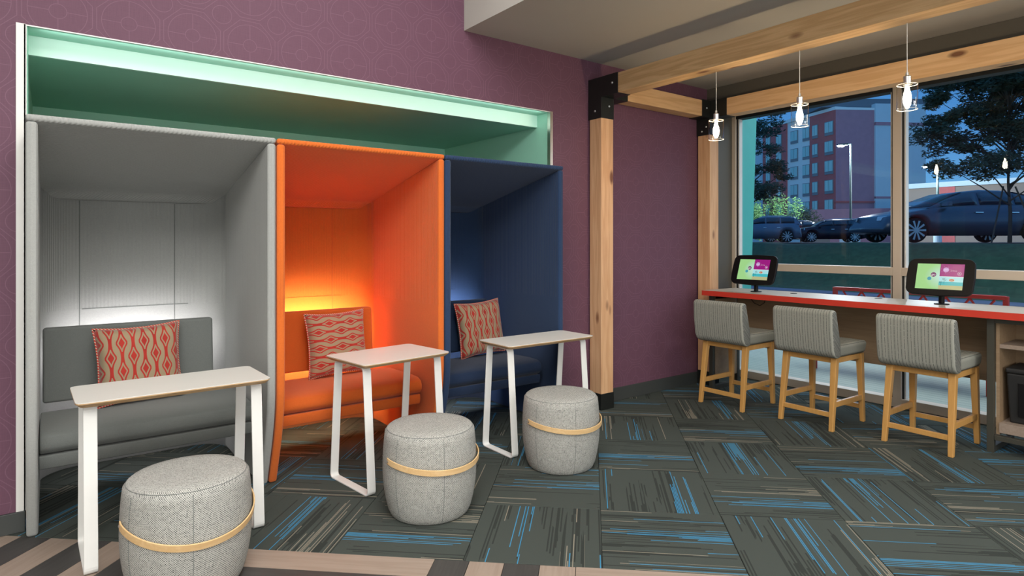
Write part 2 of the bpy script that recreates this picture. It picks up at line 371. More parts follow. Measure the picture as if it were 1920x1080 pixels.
M['darkmetal'] = plain('dark_bronze_metal', (0.060, 0.058, 0.045), 0.5, 0.2)
M['frame'] = plain('champagne_aluminium', (0.62, 0.53, 0.43), 0.5, 0.1, nscale=5, namt=0.03)
M['gasket'] = plain('black_gasket', (0.01, 0.012, 0.014), 0.6); M['whitetrim'] = plain('white_bead', (0.75, 0.75, 0.72), 0.4)
M['glass'] = glass('window_glass', 0.4, (0.93, 0.96, 0.97)); M['lampglass'] = glass('lamp_glass', 1.6, (0.97, 0.95, 0.92), 1.5)
M['blackplastic'] = plain('black_plastic', (0.006, 0.006, 0.007), 0.5, 0, 0.2); M['bin'] = plain('black_bin_plastic', (0.012, 0.013, 0.014), 0.6)
M['bulb'] = emit('lit_bulb', (1.0, 0.76, 0.47), 230.0)
M['planklight'] = wood('light_wood_plank', (0.36, 0.285, 0.23), (0.27, 0.205, 0.16), 'X', 1.1, ring=0.35, rough=0.5)
M['plankdark'] = wood('dark_wood_plank', (0.065, 0.062, 0.058), (0.04, 0.038, 0.036), 'X', 1.1, ring=0.35, rough=0.5)
M['subfloor'] = plain('subfloor', (0.03, 0.035, 0.033), 0.9)

# ================================================================== the setting
XN0, XN1 = -5.378, -2.06     # alcove in the purple wall
ZN = 2.457; YN = 1.69
XW = 0.42                     # window plane
ZL, ZH = 2.943, 4.2           # low and high ceiling
XS = -2.88                    # edge of the low ceiling
# floor
fl = struct('floor', MB().box(-9, XW+0.15, -9, 0.0, -0.15, -0.008).box(XN0, XN1, 0, YN, -0.15, -0.008), M['subfloor'])
A = R(-43.5); UX = Vector((math.cos(A), math.sin(A))); VX = Vector((-math.sin(A), math.cos(A)))
def clip(poly, n, d):
    outp = []
    for i in range(len(poly)):
        a, b = poly[i], poly[(i+1) % len(poly)]; da = a.dot(n)-d; db = b.dot(n)-d
        if da <= 0: outp.append(a)
        if da*db < 0: outp.append(a+(b-a)*(da/(da-db)))
    return outp
def rect_clip(poly, x0, x1, y0, y1):
    for n, d in ((Vector((1, 0)), x1), (Vector((-1, 0)), -x0), (Vector((0, 1)), y1), (Vector((0, -1)), -y0)):
        if poly: poly = clip(poly, n, d)
    return poly
def area2(p): return abs(sum(p[i].x*p[(i+1) % len(p)].y-p[(i+1) % len(p)].x*p[i].y for i in range(len(p))))/2 if len(p) > 2 else 0
full_mesh = {}
def floor_piece(name, u0, u1, v0, v1, mat, turn, gap=0.0012, flip=False):
    c = UX*((u0+u1)/2)+VX*((v0+v1)/2)
    q = [UX*a+VX*b for a, b in ((u0+gap, v0+gap), (u1-gap, v0+gap), (u1-gap, v1-gap), (u0+gap, v1-gap))]
    ang = A+(PI/2 if turn else 0)+(PI if flip else 0); ca, sa = math.cos(-ang), math.sin(-ang)
    pcs = [p for p in (rect_clip(q, -9, XW, -9, 0.0), rect_clip(q, XN0, XN1, 0.0, YN)) if area2(p) > 1e-4]
    if not pcs: return
    whole = len(pcs) == 1 and abs(area2(pcs[0])-(u1-u0-2*gap)*(v1-v0-2*gap)) < 1e-5
    key = (name, round(u1-u0, 3), round(v1-v0, 3), turn, flip, mat.name)
    if whole and key in full_mesh: me = full_mesh[key]
    else:
        mb = MB()
        for p in pcs:
            loc = [((a.x-c.x)*ca-(a.y-c.y)*sa, (a.x-c.x)*sa+(a.y-c.y)*ca) for a in p]
            cx = sum(a for a, b in loc)/len(loc); cy = sum(b for a, b in loc)/len(loc); n = len(loc)
            ins = [(a+(cx-a)*0.006, b+(cy-b)*0.006) for a, b in loc]
            mb.add([(a, b, -0.006) for a, b in loc]+[(a, b, -0.0015) for a, b in loc]+[(a, b, 0.0) for a, b in ins],
                   [tuple(range(n-1, -1, -1)), tuple(range(2*n, 3*n))]+[(i, (i+1) % n, n+(i+1) % n, n+i) for i in range(n)]+[(n+i, n+(i+1) % n, 2*n+(i+1) % n, 2*n+i) for i in range(n)])
        me = mb.mesh(name); me.materials.append(mat)
        if whole: full_mesh[key] = me
    o = obj(name, me, None, fl); o.location = (c.x, c.y, 0); o.rotation_euler = (0, 0, ang)
DU, DV = 0.61, 0.59
for i in range(-7, 8):
    for j in range(-1, 12):
        u0 = -1.12+DU*i; v0 = -3.165+DV*j
        c = UX*(u0+DU/2)+VX*(v0+DV/2)
        if c.x < -6.0 or c.x > XW+0.45 or c.y < -4.6 or c.y > YN+0.45: continue
        # tile right of the middle tile is crosswise: quarter-turn chequer
        turn = (i+j) % 2 == 0
        floor_piece('carpet_tile', u0, u0+DU, v0, v0+DV, M['carpet'], turn, flip=(i*7+j*3) % 4 < 2)
VB = -3.165-DV
def planks(u0, u1, v0, v1, along, first):
    k = first
    if along == 'v':
        u = u0
        while u < u1-0.02:
            w = min(0.155, u1-u); floor_piece('floor_plank', u, u+w, v0, v1, M['planklight'] if k % 2 == 0 else M['plankdark'], True); u += 0.155; k += 1
    else:
        v = v1
        while v > v0+0.02:
            w = min(0.15, v-v0); floor_piece('floor_plank', u0, u1, v-w, v, M['planklight'] if k % 2 == 0 else M['plankdark'], False); v -= 0.15; k += 1
planks(-4.02, -2.78, VB-0.9, VB, 'v', 0)
planks(-2.78, -1.855, VB-0.9, VB, 'u', 0)
planks(-1.855, -1.855+0.155*4, VB-0.9, VB, 'v', 1)
planks(-1.235, -0.30, VB-0.9, VB, 'u', 0)
planks(-0.30, 0.94, VB-0.9, VB, 'v', 0)

# purple wall with the alcove opening
WT = 0.12
struct('wall_left', MB().box(-9, XN0, 0, WT, 0, ZH).box(XN1, 0.02, 0, WT, 0, ZH).box(XN0, XN1, 0, WT, ZN, ZH), M['purple'])
w = bpy.data.objects['wall_left']
al = obj('alcove_lining', MB().box(XN0-0.1, XN0, 0.12, YN, 0, ZN).box(XN1, XN1+0.1, 0.12, YN, 0, ZN).box(XN0-0.1, XN1+0.1, YN, YN+0.1, 0, ZN), M['teal'], w)
obj('alcove_reveal', MB().box(XN0, XN1, 0.0015, 0.19, ZN-0.006, ZN-0.0005), M['teal'], w)
obj('alcove_cheek', MB().box(XN1-0.0035, XN1-0.0005, 0.031, 0.19, 0, ZN-0.0065), M['teal'], w)
obj('alcove_cheek', MB().box(XN0+0.0065, XN0+0.009, 0.001, 0.19, 0, ZN-0.0065), M['teal'], w)
struct('trim_6', MB().box(XN0-0.03, XN1+0.02, -0.004, 0.001, ZN-0.006, ZN), M['whitetrim'])
obj('alcove_bulkhead', MB().box(XN0, XN1-0.004, 0.166, 0.19, 2.352, ZN-0.0065), M['teallit'], w)
obj('alcove_ceiling', MB().box(XN0, XN1, 0.191, YN, 2.354, 2.372), M['teal'], w)
struct('trim_1', MB().box(XN0-0.034, XN0+0.002, -0.006, 0.0, 0.10, ZN+0.002).box(XN0-0.004, XN0+0.006, -0.006, 0.03, 0.10, ZN), M['whitetrim'])  # metal corner; the light it reflects is put into the white colour
struct('trim_2', MB().box(XN1, XN1+0.022, -0.006, 0.0, 0.10, ZN+0.002).box(XN1-0.006, XN1+0.002, -0.006, 0.03, 0.10, ZN), M['chrome'])
struct('baseboard_left', MB().box(-9, XN0+0.001, -0.014, 0, 0, 0.10).box(XN1+0.001, XW, -0.012, 0, 0, 0.115), M['baseboard'], bev=0.003)
# taupe return between the wall and the window
struct('trim_3', MB().box(0.021, XW+0.12, -0.002, WT, 0, 2.74), M['taupe'])
# header over the window and ceilings
struct('trim_4', MB().box(0.0, XW+0.15, -6.0, -0.002, 2.735, ZL-0.002), M['taupe'])
struct('ceiling', MB().prism([(-9, ZH+0.1), (-9, ZH), (XS, ZH), (XS, ZL), (XW+0.15, ZL), (XW+0.15, ZH+0.1)], -9, -0.001, 'Y'), M['ceil'])
struct('wall_back', MB().box(-9.1, XW+0.25, -9.1, -9, 0, ZH), M['roomwall'])
struct('wall_far_left', MB().box(-9.1, -9, -9, WT, 0, ZH), M['roomwall'])
struct('wall_right', MB().box(XW, XW+0.15, -9, -6.0, 0, ZH), M['roomwall'])

# window
win = thing('window_1', None, None); del win['label'], win['category']; win['kind'] = 'structure'
D = 0.11
MY0, MY1 = -1.572, -1.640
def fr(mb, nm='window_frame', mt='frame', b=0.003): return obj(nm, mb, M[mt], win, bev=b)
fr(MB().box(XW, XW+D, -0.05, -0.004, 0.0, 2.735), 'jamb')
fr(MB().box(XW, XW+D, MY1, MY0, 0.0, 2.735), 'mullion')
fr(MB().box(XW, XW+D, -3.25, -3.18, 0.0, 2.735), 'mullion')
fr(MB().box(XW, XW+D, -4.85, -4.78, 0.0, 2.735), 'mullion')
bays = [(-0.05, MY0), (MY1, -3.18), (-3.25, -4.78)]
for a, b in bays:
    fr(MB().box(XW, XW+D, b, a, 1.115, 1.185), 'transom')
    fr(MB().box(XW, XW+D, b, a, 0.0, 0.075), 'sill_rail')
    fr(MB().box(XW+0.005, XW+D, b, a, 2.685, 2.735), 'head_rail', 'gasket')
    for z0, z1 in ((0.075, 1.115), (1.185, 2.685)):
        obj('pane', MB().box(XW+0.07, XW+0.076, b+0.02, a-0.02, z0+0.005, z1-0.005), M['glass'], win)
        # bead, white with a black gasket, on both sides of each bay
        for yy, sg in ((a, -1), (b, 1)):
            obj('gasket', MB().box(XW+0.02, XW+0.085, yy, yy+sg*0.014, z0, z1), M['gasket'], win)
            obj('bead', MB().box(XW+0.03, XW+0.085, yy+sg*0.014, yy+sg*0.026, z0, z1), M['whitetrim'], win)

# ================================================================== pine frame
PX = -1.637; T = 0.14; BZ0, BZ1 = 2.612, 2.772
def timber(name, mb, mat, label, cat): return tag(obj(name, mb, mat, bev=0.004), label, cat)
def bolts(parent, pts):
    for p, ax in pts:
        m = MB().lathe([(0.009, 0), (0.009, 0.004), (0.004, 0.008)], 12)
        o = obj('bolt', m, M['bolt'], parent, smooth=False); o.location = p
        o.rotation_euler = (0, -PI/2, 0) if ax == 'X' else (PI/2, 0, 0)
p1 = timber('timber_post', MB().box(PX, PX+T, -0.155, -0.015, 0.002, 2.70), M['pineZ'], 'pine post standing between the dark blue booth and the bare stretch of purple wall', 'post')
obj('steel_base', MB().box(PX-0.004, PX+T+0.004, -0.159, -0.0125, 0.0, 0.135), M['black'], p1, bev=0.002)
p2 = timber('timber_post', MB().box(-0.166, -0.026, -0.157, -0.017, 0.002, 2.70), M['pineZ'], 'pine post in the room corner at the left end of the window', 'post')
obj('steel_base', MB().box(-0.17, -0.022, -0.161, -0.0125, 0.0, 0.135), M['black'], p2, bev=0.002)
b1 = timber('timber_beam', MB().box(PX+0.001, PX+T-0.001, -6.0, -0.012, BZ0, BZ1), M['pineY'], 'long pine beam under the ceiling from which the three glass pendants hang', 'beam')
b2 = timber('timber_beam', MB().box(PX+T+0.001, -0.172, -0.153, -0.017, BZ0+0.006, BZ1), M['pineX'], 'short pine beam along the purple wall linking the two posts', 'beam')
b3 = timber('timber_beam', MB().box(-0.165, -0.027, -6.0, -0.018, BZ0, BZ1), M['pineLit'], 'long pine beam running across the top of the window', 'beam')
c1 = thing('corner_bracket', 'black steel corner bracket joining the beams atop the post beside the booths', 'bracket', (PX, -0.155, 2.6))
g = 0.004
obj('sleeve', MB().box(-g, T+g, -g, T+0.013, -0.165, 0.176), M['black'], c1, bev=0.002)
obj('sleeve', MB().box(-g, T+g, -0.19, 0.0, 0.008, 0.176), M['black'], c1, bev=0.002)
obj('sleeve', MB().box(T, T+0.175, -g, T+0.013, 0.012, 0.176), M['black'], c1, bev=0.002)
bolts(c1, [((-g, -0.13, 0.10), 'X'), ((T*0.62, -g, -0.06), 'Y'), ((-g, 0.07, -0.1), 'X')])
c2 = thing('corner_bracket', 'black steel corner bracket joining the beams atop the post by the window', 'bracket', (-0.166, -0.157, 2.6))
obj('sleeve', MB().box(-g, T+g, -g, T+0.013, -0.15, 0.178), M['black'], c2, bev=0.002)
obj('sleeve', MB().box(-g, T+g, -0.19, 0.0, 0.008, 0.178), M['black'], c2, bev=0.002)
obj('sleeve', MB().box(-0.12, 0.0, -g, T+0.013, 0.012, 0.178), M['black'], c2, bev=0.002)
bolts(c2, [((-0.055, -g, 0.10), 'Y'), ((-g, 0.04, -0.07), 'X'), ((-g, 0.09, -0.11), 'X')])

# ================================================================== booths
def booth(x0, x1, m, mr, name, label, gl=None):
    xc = (x0+x1)/2; hw = (x1-x0)/2-0.003; th = 0.045
    t = thing(name, label, 'booth', (xc, 0, 0), 0, 'high-backed felt booths in the alcove')
    prof = [(-0.27, 1.952), (-0.27, 0.66), (-0.268, 0.55), (-0.260, 0.46), (-0.24, 0.37), (-0.21, 0.27), (-0.105, 0.0), (0.93, 0.0), (0.93, 1.705)]
    prof = prof[::-1]
    for sx in (-1, 1):
        a, b = (-hw, -hw+th) if sx < 0 else (hw-th, hw)
        obj('side_panel', MB().prism(prof, a, b, 'X'), m, t, bev=0.014, seg=4)
    # roof panel: slopes down to the back, with a lip
    rp_ = [(-0.272, 1.984), (0.96, 1.77), (0.96, 1.665), (0.90, 1.665), (0.87, 1.672), (0.83, 1.702), (0.78, 1.722), (-0.272, 1.953)]
    obj('roof_panel', MB().prism(rp_, -hw, hw, 'X'), m, t, bev=0.012, seg=3)
    # wrapped back: rounded corners
    r = 0.20; pts = []
    for i in range(9):
        a = PI/2*i/8; pts.append((-hw+th-0.006+r-r*math.cos(a), 0.72+r*math.sin(a)))
    pin = pts+[(-x, y) for x, y in reversed(pts)]
    def off(p, d):
        o_ = []
        for i, (x, y) in enumerate(p):
            ax = p[max(i-1, 0)]; bx = p[min(i+1, len(p)-1)]; tx, ty = bx[0]-ax[0], bx[1]-ax[1]; L = math.hypot(tx, ty); o_.append((x-ty/L*d, y+tx/L*d))
        return o_
    po = off(pin, 0.035); mb = MB(); n = len(pin)
    vs = [(x, y, z) for z in (0.0, 1.74) for x, y in pin]+[(x, y, z) for z in (0.0, 1.74) for x, y in po]
    fs = [(i, i+1, n+i+1, n+i) for i in range(n-1)]+[(2*n+i, 3*n+i, 3*n+i+1, 2*n+i+1) for i in range(n-1)]+[(i, 2*n+i, 2*n+i+1, i+1) for i in range(n-1)]+[(n+i, n+i+1, 3*n+i+1, 3*n+i) for i in range(n-1)]+[(0, n, 3*n, 2*n), (n-1, 3*n-1, 4*n-1, 2*n-1)]
    bp = obj('back_panel', mb.add(vs, fs), m, t, smooth=False)
    for p in bp.data.polygons: p.use_smooth = abs(p.normal.z) < 0.5
    # seams of the back panel, piped
    for sxm in (-0.31, 0.215):
        obj('seam', MB().tube([(sxm, 0.921, 0.02), (sxm, 0.921, 1.66)], 0.0035, 6), mr, bp)
    obj('seam', MB().box(-hw+0.25, hw-0.25, 0.917, 0.9215, 0.978, 0.983), mr, bp)
    xi = hw-th
    # seat: cushion with a rolled front edge, skirt under it
    cp = [(-0.075, 0.375), (-0.10, 0.40), (-0.102, 0.43), (-0.085, 0.462), (-0.045, 0.478), (0.06, 0.482), (0.40, 0.470), (0.50, 0.455), (0.50, 0.375)]
    obj('seat_cushion', MB().prism(cp[::-1], -xi+0.004, xi-0.03, 'X'), mr, t, bev=0.01, seg=3)
    sk = [(-0.09, 0.370), (-0.095, 0.34), (-0.085, 0.305), (-0.06, 0.298), (0.48, 0.298), (0.48, 0.370)]
    obj('seat_skirt', MB().prism(sk[::-1], -xi+0.002, xi-0.04, 'X'), mr, t, bev=0.006, seg=3)
    obj('backrest', MB().hexa([(-xi+0.012, 0.47, 0.505), (xi-0.13, 0.47, 0.505), (xi-0.13, 0.54, 0.505), (-xi+0.012, 0.54, 0.505)],
                              [(-xi+0.012, 0.50, 0.918), (xi-0.13, 0.50, 0.918), (xi-0.13, 0.57, 0.918), (-xi+0.012, 0.57, 0.918)]), mr, t, bev=0.016, seg=4)
    for bx in (-0.3, 0.2): obj('backrest_bracket', MB().box(bx, bx+0.04, 0.56, 0.9, 0.52, 0.56), M['black'], t)
    c = obj('connector', MB().lathe([(0.010, 0), (0.010, 0.006), (0.004, 0.010)], 12), M['black'], t); c.location = (hw, -0.18, 1.76); c.rotation_euler = (0, PI/2, 0)
    return t
booth(-5.374, -4.275, M['grey'], M['greyR'], 'seating_booth', 'light grey felt booth with a roof, leftmost in the alcove')
booth(-4.275, -3.195, M['orange'], M['orangeR'], 'seating_booth', 'bright orange felt booth in the middle of the alcove')
booth(-3.195, -2.15, M['navy'], M['navyR'], 'seating_booth', 'dark blue felt booth, nearest the pine post')

# ================================================================== cushions
def cushion(loc, rz, lean, size, mat, label, roll=0.0):
    n = 22; mb = MB(); h = size/2
    def pt(i, j, sd):
        a = -1+2*i/n; b = -1+2*j/n
        pin = 1-0.085*(1-b*b)*abs(a)**3; pin2 = 1-0.085*(1-a*a)*abs(b)**3
        th = 0.075*((1-a**4)*(1-b**4))**0.45
        wr = 0.004*math.sin(6*a+3*b)*(1-a*a)
        return (a*h*pin, sd*(th+wr) if abs(a) < 1 and abs(b) < 1 else 0, b*h*pin2)
    vs = []; idx = {}
    for sd in (-1, 1):
        for i in range(n+1):
            for j in range(n+1):
                rim = i in (0, n) or j in (0, n)
                if rim and sd == 1: idx[(sd, i, j)] = idx[(-1, i, j)]; continue
                idx[(sd, i, j)] = len(vs); vs.append(pt(i, j, sd))
    fs = []
    for sd in (-1, 1):
        for i in range(n):
            for j in range(n): fs.append((idx[(sd, i, j)], idx[(sd, i+1, j)], idx[(sd, i+1, j+1)], idx[(sd, i, j+1)]))
    mb.add(vs, fs); me = mb.mesh('cushion'); me.materials.append(mat)
    uv = me.uv_layers.new(name='uv')
    for lp in me.loops:
        co = me.vertices[lp.vertex_index].co; uv.data[lp.index].uv = (co.x/size+0.5+0.03, co.z/size+0.5+0.12)
    o = obj('cushion', me, None, smooth=True); o.location = loc; o.rotation_euler = (lean, roll, rz)
    tag(o, label, 'cushion', 'patterned cushions in the booths')
    rim = []
    for i in range(n): rim.append(pt(i, 0, -1))
    for j in range(n): rim.append(pt(n, j, -1))
    for i in range(n, 0, -1): rim.append(pt(i, n, -1))
    for j in range(n, 0, -1): rim.append(pt(0, j, -1))
    obj('piping', MB().tube(rim, 0.0055, 6, True), M['piping'], o, smooth=True)
    return o
cushion((-4.865, 0.375, 0.698), R(6), R(-9), 0.44, M['ogeeV'], 'red and beige cushion with upright pattern on the grey booth bench', R(-1.5))
cushion((-3.685, 0.38, 0.695), R(5), R(-9), 0.44, M['ogeeH'], 'red and beige cushion with its pattern turned sideways, on the orange bench', R(-1))
cushion((-2.49, 0.38, 0.700), R(3), R(-9), 0.44, M['ogeeV'], 'red and beige cushion on the dark blue booth bench', R(-3))

# ================================================================== small tables
def side_table(x, y, w, d, rz, label):
    t = thing('side_table', label, 'table', (x, y, 0), rz, 'narrow white tables in front of the booths')
    def rr(w, d, r):
        pts = []
        for cx, cy, a0 in ((w/2-r, d/2-r, 0), (-w/2+r, d/2-r, 90), (-w/2+r, -d/2+r, 180), (w/2-r, -d/2+r, 270)):
            for k in range(5): a = R(a0+22.5*k); pts.append((cx+r*math.cos(a), cy+r*math.sin(a)))
        return pts
    # plywood core tapers inwards underneath
    top = rr(w, d, 0.03); n = len(top)
    low = rr(w-0.035, d-0.035, 0.022)
    mb = MB().add([(a, b, 0.706) for a, b in low]+[(a, b, 0.722) for a, b in top]+[(a, b, 0.7265) for a, b in top],
                  [tuple(range(n-1, -1, -1)), tuple(range(2*n, 3*n))]+[(k*n+i, k*n+(i+1) % n, (k+1)*n+(i+1) % n, (k+1)*n+i) for k in (0, 1) for i in range(n)])
    core = obj('tabletop', mb, M['ply'], t)
    obj('laminate_surface', MB().prism(rr(w-0.001, d-0.001, 0.03), 0.7265, 0.730, 'Z'), M['laminate'], core)
    for sx in (-1, 1):
        X = sx*(w/2-0.055); pts = []
        yb = d/2-0.012; ytp = d/2-0.065; r = 0.028
        corners = [(-ytp, 0.702), (-yb, 0.004), (yb, 0.004), (ytp, 0.702)]
        P = [Vector(c) for c in corners]; path = []
        for i in range(4):
            a, c, b = P[i-1], P[i], P[(i+1) % 4]
            d1 = (a-c).normalized(); d2 = (b-c).normalized()
            for k in range(6):
                s_ = k/5; q = (c+d1*r)*(1-s_)**2+c*2*s_*(1-s_)+(c+d2*r)*s_**2; path.append((X, q.x, q.y))
        obj('leg_frame', MB().ribbon(path, (1, 0, 0), 0.05, 0.008, True), M['whitemetal'], t, bev=0.0015, seg=1)
    return t
side_table(-4.812, -0.492, 0.785, 0.40, R(1.5), 'white table with plywood edge in front of the grey booth')
side_table(-3.66, -0.40, 0.60, 0.44, R(8), 'white table with plywood edge in front of the orange booth, shorter than the others')
side_table(-2.562, -0.462, 0.765, 0.36, R(1), 'white table with plywood edge in front of the dark blue booth')

# ================================================================== barrel stools
def pouf():
    t = thing('barrel_stool', '', 'stool', (0, 0, 0), 0, 'grey barrel stools with wooden handles')
    prof = [(0.0, 0.0), (0.196, 0.001), (0.204, 0.008)]
    for i in range(1, 17):
        z_ = 0.008+0.417*i/16; q = (z_-0.235)/0.23; prof.append((0.243-0.036*q*q*(1.0 if q < 0 else 0.42)-0.003*max(0, q)**6, z_))
    prof += [(0.221, 0.438), (0.211, 0.447), (0.16, 0.452), (0.08, 0.455), (0.0, 0.456)]
    seg = 64; mb = MB().lathe(prof, seg, cap=False); me = mb.mesh('barrel'); me.materials.append(M['tweed'])
    uv = me.uv_layers.new(name='uv')
    for p in me.polygons:
        flat = abs(p.normal.z) > 0.8
        angs = [math.atan2(me.vertices[v].co.y, me.vertices[v].co.x) for v in p.vertices]
        wrap = max(angs)-min(angs) > PI
        for li, a in zip(p.loop_indices, angs):
            co = me.vertices[me.loops[li].vertex_index].co
            if wrap and a < 0: a += 2*PI
            uv.data[li].uv = (co.x, co.y) if flat else (a*0.235, co.z)
    b = obj('barrel_body', me, None, t, smooth=True)
    obj('edge_seam', MB().tube([(0.2215*math.cos(2*PI*i/64), 0.2215*math.sin(2*PI*i/64), 0.4375) for i in range(64)], 0.0016, 5, True), M['greyR'], b)
    for a in (R(-105), R(-165), R(75)):
        obj('side_seam', MB().tube([((r+0.0003)*math.cos(a), (r+0.0003)*math.sin(a), z) for r, z in prof[2:-5]], 0.0013, 5), M['greyR'], b)
    # handle: half hoop around the front, hinged on two rivets
    pts = []; nr = []; Rh = 0.262
    for i in range(41):
        a = PI+PI*i/40
        x = Rh*math.cos(a)*0.952; y = Rh*math.sin(a)
        z = 0.308-0.034*abs(math.sin(a))**1.1
        pts.append((x, y, z)); nr.append((0, 0.10*math.sin(a), 1))
    pts[0] = (-0.2465, 0.004, 0.308); pts[-1] = (0.2465, 0.004, 0.308)
    obj('handle', MB().ribbon([(a, b_, c-0.308) for a, b_, c in pts], nr, 0.030, 0.006), M['strap'], t, bev=0.002, seg=2, loc=(0, 0, 0.308))
    for sx in (-1, 1):
        o = obj('rivet', MB().lathe([(0.006, 0), (0.006, 0.003), (0.003, 0.005)], 12), M['chrome'], t); o.location = (sx*0.249, -0.008, 0.306); o.rotation_euler = (0, sx*PI/2, 0)
    return t
pf = pouf(); pf.location = (-4.825, -0.968, 0); pf.rotation_euler = (0, 0, R(10)); pf['label'] = 'grey tweed barrel stool in front of the grey booth, closest to the camera'
dup(pf, 'grey tweed barrel stool in front of the orange booth', (-3.696, -0.975, 0), R(3))
dup(pf, 'grey tweed barrel stool in front of the dark blue booth, near the pine post', (-2.718, -0.892, 0), R(-4))
for c in pf.children:
    if c.name.startswith('handle'): c.rotation_euler = (R(9), 0, 0)

# ================================================================== counter stools
def counter_stool():
    t = thing('counter_stool', '', 'stool', (0, 0, 0), 0, 'upholstered counter stools at the window counter')
    # local: back towards -x, seat faces +x; origin at floor centre
    def leg(fx, fy, tx, ty, fw=0.032, tw=0.046):
        a, b = fw/2, tw/2
        return MB().hexa([(fx-a, fy-a, 0), (fx+a, fy-a, 0), (fx+a, fy+a, 0), (fx-a, fy+a, 0)], [(tx-b, ty-b, 0.535), (tx+b, ty-b, 0.535), (tx+b, ty+b, 0.535), (tx-b, ty+b, 0.535)])
    F = 0.205
    for sy in (-1, 1):
        obj('leg', leg(-0.235, sy*F, -0.165, sy*(F-0.012)), M['beech'], t, bev=0.004)
        obj('leg', leg(0.225, sy*F, 0.205, sy*(F-0.012)), M['beech'], t, bev=0.004)
        obj('stretcher', MB().box(-0.21, 0.205, sy*(F-0.002)-0.011, sy*(F-0.002)+0.011, 0.172, 0.212), M['beech'], t, bev=0.003)
        obj('apron', MB().box(-0.15, 0.19, sy*(F-0.012)-0.012, sy*(F-0.012)+0.012, 0.495, 0.536), M['beech'], t, bev=0.003)
    obj('stretcher', MB().box(-0.232, -0.21, -F, F, 0.10, 0.135), M['beech'], t, bev=0.003)
    obj('stretcher', MB().box(0.208, 0.23, -F, F, 0.10, 0.135), M['beech'], t, bev=0.003)
    obj('apron', MB().box(-0.175, -0.152, -F, F, 0.495, 0.536), M['beech'], t, bev=0.003)
    obj('apron', MB().box(0.19, 0.213, -F, F, 0.495, 0.536), M['beech'], t, bev=0.003)
    st = obj('seat', MB().hexa([(-0.22, -0.225, 0.537), (0.24, -0.225, 0.537), (0.24, 0.225, 0.537), (-0.22, 0.225, 0.537)],
                          [(-0.24, -0.232, 0.635), (0.262, -0.232, 0.635), (0.262, 0.232, 0.635), (-0.24, 0.232, 0.635)]), M['stool'], t, bev=0.03, seg=5)
    bp = [(-0.205, 0.535), (-0.16, 0.545), (-0.165, 0.65), (-0.225, 0.885), (-0.24, 0.90), (-0.275, 0.90), (-0.30, 0.885), (-0.295, 0.75), (-0.275, 0.60), (-0.25, 0.555)]
    bk = obj('backrest', MB().prism(bp, -0.243, 0.243, 'Y'), M['stool'], t, bev=0.028, seg=5)
    return t
cs = counter_stool(); cs.location = (-0.515, -0.69, 0); cs['label'] = 'striped grey counter stool nearest the room corner'
dup(cs, 'striped grey counter stool standing in the middle of the row of three', (-0.45, -1.405, 0), R(-2))
dup(cs, 'striped grey counter stool nearest the shelf unit, rightmost of three', (-0.378, -2.142, 0), R(-1))

# ================================================================== counter
ct = thing('window_counter', 'long wood-topped counter with a bright red front edge under the window', 'counter')
CT = 0.945; CXF, CXB = -0.376, 0.145; CY0, CY1 = -0.22, -5.2
obj('countertop', MB().box(CXF+0.004, CXB, CY1, CY0-0.002, CT-0.046, CT), M['oaktop'], ct)
obj('edge_band', MB().box(CXF, CXF+0.0038, CY1, CY0, CT-0.047, CT-0.001).box(CXF, CXB, CY0-0.0018, CY0+0.002, CT-0.047, CT-0.001), M['red'], ct)
obj('modesty_panel', MB().box(0.09, 0.108, -2.44, -0.30, 0.40, 0.7565), M['oak'], ct, bev=0.002)
obj('apron_panel', MB().box(0.075, 0.095, -2.44, -0.30, 0.757, CT-0.047), M['oak'], ct, bev=0.002)
obj('end_panel', MB().box(-0.27, 0.09, -0.285, -0.262, 0.11, CT-0.05), M['oak'], ct, bev=0.002)
def loop(y, parent, name='leg_frame'):
    b = 0.040
    m = MB().box(-0.30, -0.30+b, y-b, y, 0, CT-0.047).box(0.10, 0.10+b, y-b, y, 0, CT-0.047).box(-0.30+b, 0.10, y-b, y, 0.0, b).box(-0.30+b, 0.10, y-b, y, CT-0.047-b, CT-0.047)
    return obj(name, m, M['darkmetal'], parent, bev=0.002)
loop(-0.245, ct)
obj('cable_grommet', MB().lathe([(0.028, 0), (0.028, 0.003), (0.02, 0.004)], 20, (-0.05, -0.95, CT)), M['blackplastic'], ct)
obj('cable_grommet', MB().lathe([(0.028, 0), (0.028, 0.003), (0.02, 0.004)], 20, (0.04, -1.62, CT)), M['blackplastic'], ct)
tag(obj('power_cable', MB().tube([(0.06, -0.45, 0.895), (0.055, -0.46, 0.86), (0.05, -0.50, 0.82), (0.05, -0.56, 0.80), (0.06, -0.60, 0.83), (0.068, -0.61, 0.89)], 0.003, 6), M['blackplastic'], smooth=True), 'thin black cable drooping under the counter behind the corner stool', 'cable')
su = thing('shelf_unit', 'open wood shelf unit in a dark metal frame under the right end of the counter', 'shelf')
loop(-2.445, su); loop(-3.70, su)
SY0, SY1 = -2.487, -3.655; SX0, SX1 = -0.262, 0.10
obj('frame_rail', MB().box(-0.30, -0.26, SY1, SY0+0.001, CT-0.082, CT-0.048), M['darkmetal'], su, bev=0.002)
obj('frame_rail', MB().box(-0.30, -0.26, SY1, SY0, 0.085, 0.118), M['darkmetal'], su, bev=0.002)
obj('side_panel', MB().box(SX0, SX1, SY0-0.02, SY0, 0.12, CT-0.05), M['oak'], su); obj('side_panel', MB().box(SX0, SX1, SY1, SY1+0.02, 0.12, CT-0.05), M['oak'], su)
obj('back_panel', MB().box(SX1-0.016, SX1, SY1+0.02, SY0-0.02, 0.12, CT-0.05), M['oak'], su)
obj('shelf', MB().box(SX0, SX1-0.016, SY1+0.02, SY0-0.02, 0.695, 0.722), M['planklight'], su, bev=0.001)
